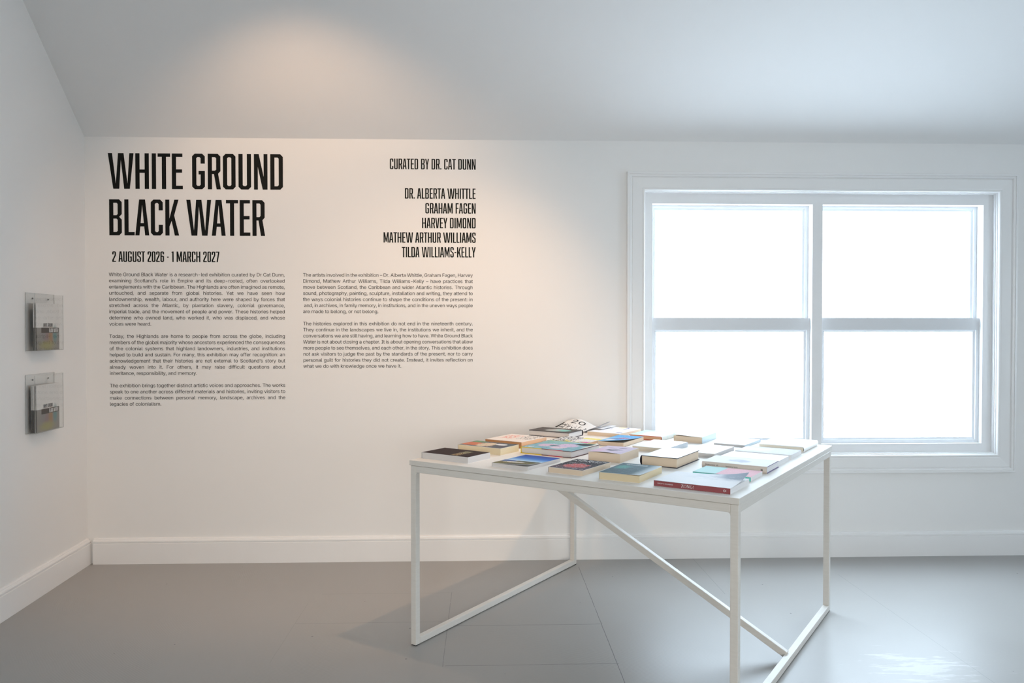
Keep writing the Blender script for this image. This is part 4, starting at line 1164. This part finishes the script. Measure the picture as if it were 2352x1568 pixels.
cv = art('lilac_cover', (0.64, 0.57, 0.70), [
    ('rect', (-1, 0.35, -1, 0.5, 0.1, 0.2), (0.68, 0.52, 0.66)), ('ell', (0.52, 0.42, 0.20, 0.16, 0.25, 0.5), (0.25, 0.24, 0.29)), ('ell', (0.60, 0.47, 0.18, 0.10, 0.3, 0.5), (0.46, 0.42, 0.52)),
    ('ell', (0.66, 0.74, 0.13, 0.035, 0.2, 0.3), (0.22, 0.20, 0.27)), ('noise', (16, 0.64, 0.68, (1, 1, 1), (0.55, 0.95, 0.15, 0.6, 0.03)), (0.30, 0.28, 0.36)),
    ('ell', (0.3, 0.72, 0.10, 0.03, 0.3, 0.3), (0.42, 0.38, 0.48))])
book('paperback_book', 'thick lilac paperback with tan page edges in the middle of the table', (0.534, -1.306), 0.138, 0.190, 0.037, -33.0, 'left', cover=cv, page='p_tan', curl=lambda u, v: 0.0035 * math.sin(PI * min(1, max(0, u))) * (1 - v) ** 2)

cv = art('white_jacket', (0.83, 0.83, 0.84), [('noise', (8, 0.60, 0.68, (1, 1.6, 1), (0.15, 0.85, 0.3, 0.9, 0.05)), (0.70, 0.70, 0.74))], rough=0.45, spec=0.15)
book('hardback_book', 'thickest white hardback, black boards showing round its tan page edges', (0.730, -1.428), 0.152, 0.246, 0.039, -34.5, 'left', hard=True, cover=cv, spine_mat=M['black_board'], page='p_tan', board=M['black_board'], rounded=True)

cv = art('ink_figure_jacket', (0.83, 0.83, 0.82), [('ell', (0.50, 0.46, 0.17, 0.16, 0.3, 0.8), (0.52, 0.55, 0.63)), ('noise', (12, 0.56, 0.62, (1, 1, 1), (0.34, 0.72, 0.3, 0.7, 0.05)), (0.62, 0.65, 0.72)), ('rect', (-1, 2, 0.9, 2, 0.02), (0.78, 0.78, 0.79))])
sm = plain('beige_jacket_spine', (0.70, 0.625, 0.55), 0.4, 0.03)
r, q = book('hardback_book', 'white hardback with a lettered beige spine facing out, behind the pink paperback', (1.028, -1.552), 0.244, 0.168, 0.026, -34.6, 'front', hard=True, cover=cv, spine_mat=sm, page='p_white', board=M['purple_board'], rounded=True)
spine_text(r, q, 'Natures of', -0.108, 0.0125, 0.050, 0.0058, M['ink_black'])
spine_text(r, q, 'Rethinking Home', -0.030, 0.0120, 0.045, 0.0046, M['ink_black'])
bm = bmesh.new()
for k in range(3):
    box(bm, 0.100, 0.107, -q['d'] / 2 - 0.0006, -q['d'] / 2 - 0.0002, 0.009 + k * 0.0028, 0.0107 + k * 0.0028)
obj('spine_emblem', bm, M['ink_black'], r)

cv = art('pink_and_mint_cover', (0.80, 0.45, 0.51), [('rect', (-1, 0.40, -1, 2, 0.008), (0.50, 0.76, 0.75)), ('noise', (18, 0.50, 0.60, (4, 1, 1), (0.40, 2, -1, 2, 0.02)), (0.82, 0.56, 0.60))])
sm = plain('mint_green_spine', (0.12, 0.55, 0.47), 0.4)
book('paperback_book', 'small pink and mint paperback behind the red-spined book', (0.922, -1.692), 0.209, 0.142, 0.015, -35.2, 'front', cover=cv, spine_mat=sm, page='p_white')

# --- third row
cv = art('cream_cover_with_pink_letters', (0.78, 0.71, 0.65), [
    ('noise', (11, 0.50, 0.54, (1, 1.4, 1), (0.10, 0.48, 0.35, 0.85, 0.02)), (0.72, 0.28, 0.22)), ('noise', (17, 0.52, 0.56, (1, 1, 1), (0.55, 1.0, 0.40, 1.0, 0.03)), (0.12, 0.12, 0.12)),
    ('noise', (24, 0.60, 0.64, (1, 1, 1), (0.5, 1.0, 0.1, 1.0, 0.05)), (0.62, 0.62, 0.60))])
sm = plain('brown_orange_spine', (0.42, 0.205, 0.085), 0.5, 0.06)
book('paperback_book', 'cream paperback with pink letters and a brown-orange spine, at the left edge', (0.165, -0.901), 0.195, 0.215, 0.028, -35.5, 'front', cover=cv, spine_mat=sm, page='p_orange')

cv = art('comic_pattern_cover', (0.72, 0.72, 0.71), [
    ('noise', (15, 0.50, 0.54, (1, 1, 1), (-1, 0.55, 0.05, 2, 0.06)), (0.06, 0.06, 0.07)), ('noise', (9, 0.52, 0.55, (1, 1, 1), (0.25, 1.0, -1, 0.5, 0.05)), (0.72, 0.62, 0.10)),
    ('noise', (12, 0.54, 0.57, (1, 1.5, 1), (0.15, 1.0, -1, 0.45, 0.05)), (0.13, 0.17, 0.23)), ('noise', (16, 0.55, 0.60, (1, 1, 1), (0.45, 1.0, 0.3, 0.8, 0.05)), (0.60, 0.47, 0.58)),
    ('rect', (0.55, 2, 0.80, 2, 0.01), (0.76, 0.68, 0.22)), ('ell', (0.96, 0.30, 0.16, 0.15, 0.15, 0.4), (0.62, 0.16, 0.34))])
book('paperback_book', 'paperback with a busy black, white and yellow comic pattern, behind the teal hardback', (0.425, -0.885), 0.196, 0.222, 0.013, -36.0, 'left', cover=cv, page='p_orange')

cv = art('blue_cover_with_red_marks', (0.15, 0.40, 0.70), [
    ('rect', (-1, 0.4, -1, 0.6, 0.15, 0.2), (0.30, 0.55, 0.76)), ('ell', (0.45, 0.40, 0.30, 0.12, 0.2, 0.6), (0.16, 0.22, 0.45)), ('ell', (0.60, 0.55, 0.22, 0.07, 0.2, 0.6), (0.58, 0.22, 0.30)),
    ('ell', (0.30, 0.25, 0.20, 0.06, 0.2, 0.5), (0.72, 0.72, 0.74)), ('noise', (16, 0.60, 0.66), (0.36, 0.62, 0.80))])
inn = plain('dark_blue_cover_lining', (0.03, 0.07, 0.12), 0.45)
book('paperback_book', 'blue paperback whose near cover edge curls up off its tan pages', (0.622, -0.878), 0.127, 0.240, 0.020, -33.0, 'left', cover=cv, page='p_tan', curl=lift(0.013, 1.3, 1.6, fv=True), inner=inn)

bs = plain('pale_blue_spine', (0.50, 0.62, 0.70), 0.4)
book('paperback_book', 'white paperback with grey-blue spine, between the blue paperback and the thickest white hardback', (0.777, -1.059), 0.161, 0.240, 0.020, -35.0, 'right', cover=art('white_cover_with_faint_lines', (0.82, 0.82, 0.82), [('noise', (8, 0.60, 0.66, (1, 2, 1)), (0.70, 0.71, 0.72))], rough=0.45, spec=0.12), spine_mat=plain('grey_blue_spine', (0.52, 0.57, 0.62), 0.4), page='p_cream')
book('paperback_book', 'plain white paperback just behind the thickest white hardback', (0.940, -1.191), 0.140, 0.245, 0.018, -36.0, 'left', cover=art('plain_white_cover', (0.83, 0.83, 0.84), rough=0.45, spec=0.12), page='p_grey')
book('paperback_book', 'bare white paperback directly behind the beige-spined hardback', (1.131, -1.385), 0.232, 0.158, 0.018, -35.4, 'left', cover=art('bare_white_cover', (0.84, 0.84, 0.84), rough=0.45, spec=0.12), page='p_white')
book('paperback_book', 'pale lavender-grey paperback near the right edge of the table', (1.241, -1.234), 0.230, 0.160, 0.018, -36.0, 'left', cover=art('lavender_grey_cover', (0.62, 0.62, 0.68), [('rect', (-1, 0.5, 0.2, 0.8, 0.12, 0.3), (0.72, 0.63, 0.64)), ('noise', (14, 0.56, 0.60, (1, 3, 1), (0.45, 0.95, 0.2, 0.8, 0.05)), (0.74, 0.75, 0.78))]), page='p_white')

# --- back row
cv = art('dark_grey_cover_with_mint_shape', (0.115, 0.105, 0.10), [('ell', (0.56, 0.42, 0.24, 0.30, 0.3, 0.4), (0.40, 0.47, 0.45)), ('ell', (0.74, 0.42, 0.12, 0.20, 0.3, 0.5), (0.22, 0.50, 0.44)), ('ell', (0.42, 0.40, 0.10, 0.20, 0.4, 0.5), (0.42, 0.40, 0.38))])
book('hardback_book', 'dark grey hardback with a mint shape on its cover, beside the curled-open zine', (0.410, -0.592), 0.227, 0.145, 0.028, -34.5, 'back', hard=True, cover=cv, spine_mat=M['black_board'], page='p_grey', board=M['black_board'], rounded=True)

cv = art('white_cover_with_violet_blots', (0.82, 0.82, 0.84), [('noise', (5, 0.60, 0.63, (1, 1, 1), (-1, 2, 0.62, 2, 0.05)), (0.16, 0.14, 0.36)), ('ell', (0.48, 0.92, 0.14, 0.10, 0.2, 0.3), (0.80, 0.74, 0.52)), ('ell', (0.88, 0.16, 0.10, 0.05, 0.2, 0.5), (0.32, 0.33, 0.46)), ('noise', (13, 0.60, 0.64), (0.64, 0.65, 0.70))])
book('paperback_book', 'white paperback with dark violet blots near its far edge, in the back row', (0.657, -0.565), 0.178, 0.240, 0.019, -36.5, 'left', cover=cv, page='p_tan')

cv = art('mint_jacket', (0.56, 0.76, 0.70), [('rect', (0.25, 2, -1, 0.75, 0.12, 0.25), (0.78, 0.82, 0.81)), ('noise', (7, 0.55, 0.62), (0.70, 0.80, 0.78))])
book('hardback_book', 'pale mint hardback with red board edges, below the window frame', (0.836, -0.692), 0.168, 0.196, 0.021, -35.0, 'right', hard=True, cover=cv, spine_mat=cv, page='p_orange', board=M['red_board'], rounded=True)

book('paperback_book', 'thick white paperback with tan page edge and pale blue spine, against the window', (1.003, -0.779), 0.138, 0.205, 0.029, -34.0, 'right', cover=art('white_cover_with_grey_bars', (0.80, 0.81, 0.82), [('rect', (-1, 2, 0.74, 0.84, 0.01), (0.72, 0.73, 0.75)), ('rect', (-1, 2, 0.90, 0.97, 0.01), (0.74, 0.75, 0.77))]), spine_mat=bs, page='p_tan', curl=lambda u, v: 0.006 * (1 - min(1, max(0, u))) ** 1.3 * max(0.0, 1 - v) ** 0.5)

book('paperback_book', 'thinnest book, a grey-white booklet with a blue-grey spine in the back row', (1.161, -0.904), 0.144, 0.225, 0.010, -36.5, 'right', cover=art('grey_white_cover', (0.74, 0.75, 0.77), [('noise', (6, 0.55, 0.65), (0.66, 0.68, 0.71))]), spine_mat=bs, page='p_grey')

book('hardback_book', 'white hardback with a rounded spine, at the far right corner of the table', (1.366, -1.059), 0.196, 0.250, 0.024, -35.6, 'right', hard=True, cover=art('off_white_jacket', (0.82, 0.815, 0.80), [('noise', (7, 0.60, 0.66, (1, 2, 1)), (0.74, 0.74, 0.74))]), spine_mat=plain('off_white_jacket_spine', (0.80, 0.80, 0.79), 0.4), page='p_cream', rounded=True)

# --- the curled-open zine behind the dark hardback
a = math.radians(-35.2)
zine = empty('open_zine', (0.520, -0.352, TZ), (0, 0, a))
tag(zine, 'thin open black and white zine curling up behind the dark grey hardback', 'zine')
ZH = 0.165


def leaf(fn, name, mat, n=14, parent=zine, th=0.0006):
    bm = bmesh.new()
    g0, g1 = {}, {}
    for i in range(n + 1):
        for j in range(n + 1):
            p = Vector(fn(i / n, j / n))
            e = 1e-3
            du = Vector(fn(i / n + e, j / n)) - p
            dv = Vector(fn(i / n, j / n + e)) - p
            nn = du.cross(dv).normalized()
            if nn.z < 0:
                nn = -nn
            g0[i, j] = bm.verts.new(p)
            g1[i, j] = bm.verts.new(p + nn * th)
    uvl = bm.loops.layers.uv.new('UVMap')

    def fc(vs, uv):
        f = bm.faces.new(vs)
        for lp, c in zip(f.loops, uv):
            lp[uvl].uv = c
    for i in range(n):
        for j in range(n):
            c = [(i / n, j / n), ((i + 1) / n, j / n), ((i + 1) / n, (j + 1) / n), (i / n, (j + 1) / n)]
            fc((g1[i, j], g1[i + 1, j], g1[i + 1, j + 1], g1[i, j + 1]), c)
            fc((g0[i, j + 1], g0[i + 1, j + 1], g0[i + 1, j], g0[i, j]), c[::-1])
    for i in range(n):
        fc((g0[i, 0], g0[i + 1, 0], g1[i + 1, 0], g1[i, 0]), [(0, 0)] * 4)
        fc((g1[i, n], g1[i + 1, n], g0[i + 1, n], g0[i, n]), [(0, 0)] * 4)
        fc((g1[0, i], g1[0, i + 1], g0[0, i + 1], g0[0, i]), [(0, 0)] * 4)
        fc((g0[n, i], g0[n, i + 1], g1[n, i + 1], g1[n, i]), [(0, 0)] * 4)
    return obj(name, bm, mat, parent, smooth=True)


def leaf_left(s, t):            # s from the fold outwards to the left, t from the near to the far end
    x = -0.172 * s
    y = -0.02 + ZH * t * (1 - 0.25 * s)
    z = 0.004 + 0.014 * s + 0.040 * (t ** 1.2) * max(0.0, 1 - abs((s - 0.62) / 0.62) ** 1.35)
    return (x, y, z)


def leaf_right(s, t):
    x = 0.070 * s
    y = -0.02 + ZH * t
    z = 0.004 + 0.040 * math.sin(PI / 2 * s) * (0.55 + 0.45 * t)
    return (x, y, z)


def leaf_under(s, t):
    return (0.098 * s, -0.015 + ZH * t, 0.003 + 0.022 * math.sin(PI * 0.62 * s))


def leaf_base(s, t):
    return (-0.115 * s, -0.015 + ZH * 0.9 * t, 0.0006 + 0.006 * s)


zp = art('black_and_white_zine_print', (0.80, 0.80, 0.79), [('noise', (9, 0.54, 0.57, (1.2, 1, 1), (-1, 2, -1, 0.46, 0.02)), (0.02, 0.02, 0.02)), ('rect', (0.93, 2, -1, 0.75, 0.01, 0.05), (0.03, 0.03, 0.03)),
                                                                   ('noise', (12, 0.56, 0.60, (3, 0.6, 1), (0.62, 0.95, 0.0, 0.55, 0.02)), (0.03, 0.03, 0.03))])
lf = leaf(leaf_left, 'left_leaf', zp)
leaf(leaf_right, 'right_leaf', plain('grey_zine_paper', (0.27, 0.275, 0.30), 0.4, 0.15, 20))
leaf(leaf_under, 'page', plain('pale_zine_paper', (0.64, 0.65, 0.68), 0.5))
leaf(leaf_base, 'page', plain('pale_zine_paper', (0.64, 0.65, 0.68), 0.5))
run, x = body_word('20')


def zpl(aa, bb, t):
    s = 0.80 - aa
    tt = bb
    p = leaf_left(s, tt)
    return (p[0] + 0.0006, p[1] - 0.0012, p[2] + 0.0016)


bm = bmesh.new()
letters(bm, run, 0.05, 0.60, 0.46 / x, 0.27 / CAP, zpl)
obj('printed_numerals', bm, M['ink_black'], lf)

# ------------------------------------------------------------------ clear leaflet holders on the left wall
W_ANG = math.atan2(LWD.y, LWD.x)
HW, HD = 0.272, 0.046
white_card = plain('booklet_paper', (0.74, 0.735, 0.72), 0.5, 0.01)
bk_cover = art('booklet_cover', (0.76, 0.755, 0.74), [
    ('rect', (-1, 2, -1, 0.48, 0.002), (0.27, 0.262, 0.248)),
    ('ell', (0.42, 0.30, 0.14, 0.16, 0.6, 0.3), (0.27, 0.20, 0.20)), ('ell', (0.62, 0.30, 0.10, 0.18, 0.7, 0.3), (0.36, 0.22, 0.13)), ('ell', (0.80, 0.33, 0.09, 0.16, 0.7, 0.3), (0.15, 0.27, 0.27)),
    ('ell', (0.45, 0.10, 0.30, 0.09, 0.7, 0.3), (0.33, 0.31, 0.15)), ('ell', (0.30, 0.36, 0.10, 0.12, 0.7, 0.3), (0.25, 0.24, 0.24)),
    ('rect', (0.20, 0.965, 0.37, 0.48, 0.004), (0.055, 0.045, 0.040))], rough=0.4)
bk_dark = plain('booklet_dark_cover', (0.060, 0.058, 0.056), 0.4)


def wall_pt(s, z, out):
    p = LW0 + LWD * s + LW_IN * out
    return Vector((p.x, p.y, z))


def panel(bm, x0, x1, y0, y1, z0, z1):
    """clear sheet: broad faces slot 0, cut edges slot 1"""
    d = (x1 - x0, y1 - y0, z1 - z0)
    thin = d.index(min(d))
    n0 = len(bm.faces)
    box(bm, x0, x1, y0, y1, z0, z1)
    bm.faces.ensure_lookup_table()
    for f in bm.faces[n0:]:
        f.normal_update()
        ax = max(range(3), key=lambda i: abs(f.normal[i]))
        f.material_index = 0 if ax == thin else 1


AC = [M['acrylic'], M['acrylic_edge']]


def holder(label, s, z0, h):
    root = empty('leaflet_holder', wall_pt(s, z0, 0.0), (0, 0, W_ANG))
    tag(root, label, 'leaflet holder', 'clear leaflet holders on the left wall')
    t = 0.0018
    for nm, dims in (('back_panel', (0.0, HW, -0.004, -0.0018, 0.0, h)), ('front_panel', (0.0, HW, -HD, -HD + t, 0.0, h - 0.004)),
                     ('side_panel', (0.0, t, -HD + t, -0.004, 0.0, h * 0.985)), ('side_panel', (HW - t, HW, -HD + t, -0.004, 0.0, h * 0.985)),
                     ('base_panel', (t, HW - t, -HD + t, -0.004, 0.0, t))):
        bm = bmesh.new()
        panel(bm, *dims)
        obj(nm, bm, AC, root, recalc=False)
    for x in (0.062, HW - 0.062):
        bm = bmesh.new()
        bmesh.ops.create_cone(bm, cap_ends=True, segments=16, radius1=0.0042, radius2=0.0030, depth=0.003, matrix=Matrix.Translation((x, -0.0055, h - 0.026)) @ Matrix.Rotation(PI / 2, 4, 'X'))
        obj('screw', bm, M['screw'], root)
    return root


def flat_text(parent, text, x0, x1, z, cap, y, mat, name='title_lettering'):
    run, w = display_run(text)
    bm = bmesh.new()
    letters(bm, run, x0, z, (x1 - x0) / w, cap, lambda a, b, t: (a, y, b))
    return obj(name, bm, mat, parent)


BW, BH, BT = 0.218, 0.222, 0.0036


def booklet(label, s, z0, out, tilt, front=True, group=None):
    root = empty('booklet', wall_pt(s, z0, out), (math.radians(tilt), 0, W_ANG))
    tag(root, label, 'booklet', group)
    bm = bmesh.new()
    box(bm, 0.0006, BW - 0.0006, -BT + 0.0005, -0.0005, 0.0, BH)
    obj('page_block', bm, white_card, root)
    bm = bmesh.new()
    box(bm, 0.0, BW, -BT, -BT + 0.0005, 0.0, BH)
    box(bm, 0.0, BW, -0.0005, 0.0, 0.0, BH, mat=1)
    box(bm, 0.0, 0.0005, -BT + 0.0005, -0.0005, 0.0, BH * 0.48, mat=1)
    box(bm, 0.0, 0.0005, -BT + 0.0005, -0.0005, BH * 0.48, BH, mat=2)
    uvl = bm.loops.layers.uv.new('UVMap')
    for f in bm.faces:
        for lp in f.loops:
            lp[uvl].uv = (lp.vert.co.x / BW, lp.vert.co.z / BH)
    obj('cover', bm, [bk_cover, bk_dark, white_card], root)
    if front:
        flat_text(root, 'WHITE GROUND', 0.062, 0.152, 0.1110, 0.0170, -BT - 0.0003, M['ink_black'])
        flat_text(root, 'BLACK WATER', 0.118, 0.205, 0.0850, 0.0185, -BT - 0.0003, M['ink_white'])
    return root


HOLD = ((-0.628, 1.1745, 0.273, 'upper clear acrylic leaflet holder screwed to the left wall', 'upper'),
        (-0.634, 0.7885, 0.275, 'lower clear acrylic leaflet holder screwed to the left wall', 'lower'))
for s, z0, h, lab, which in HOLD:
    holder(lab, s, z0, h)
    outs = (0.0385, 0.0325, 0.0265) if which == 'upper' else (0.0385, 0.0325, 0.0270, 0.0215, 0.0160)
    for k, out in enumerate(outs):
        if k == 0:
            lb = 'front booklet in the %s leaflet holder, its half white half grey cover showing' % which
            gp = 'booklets in the %s holder' % which
        else:
            lb = 'booklet stacked behind the front one in the %s leaflet holder' % which
            gp = 'booklets in the %s holder' % which
        booklet(lb, s + 0.020 + 0.0012 * (k % 2), z0 + 0.0024, out, 0.0, front=(k == 0), group=gp)
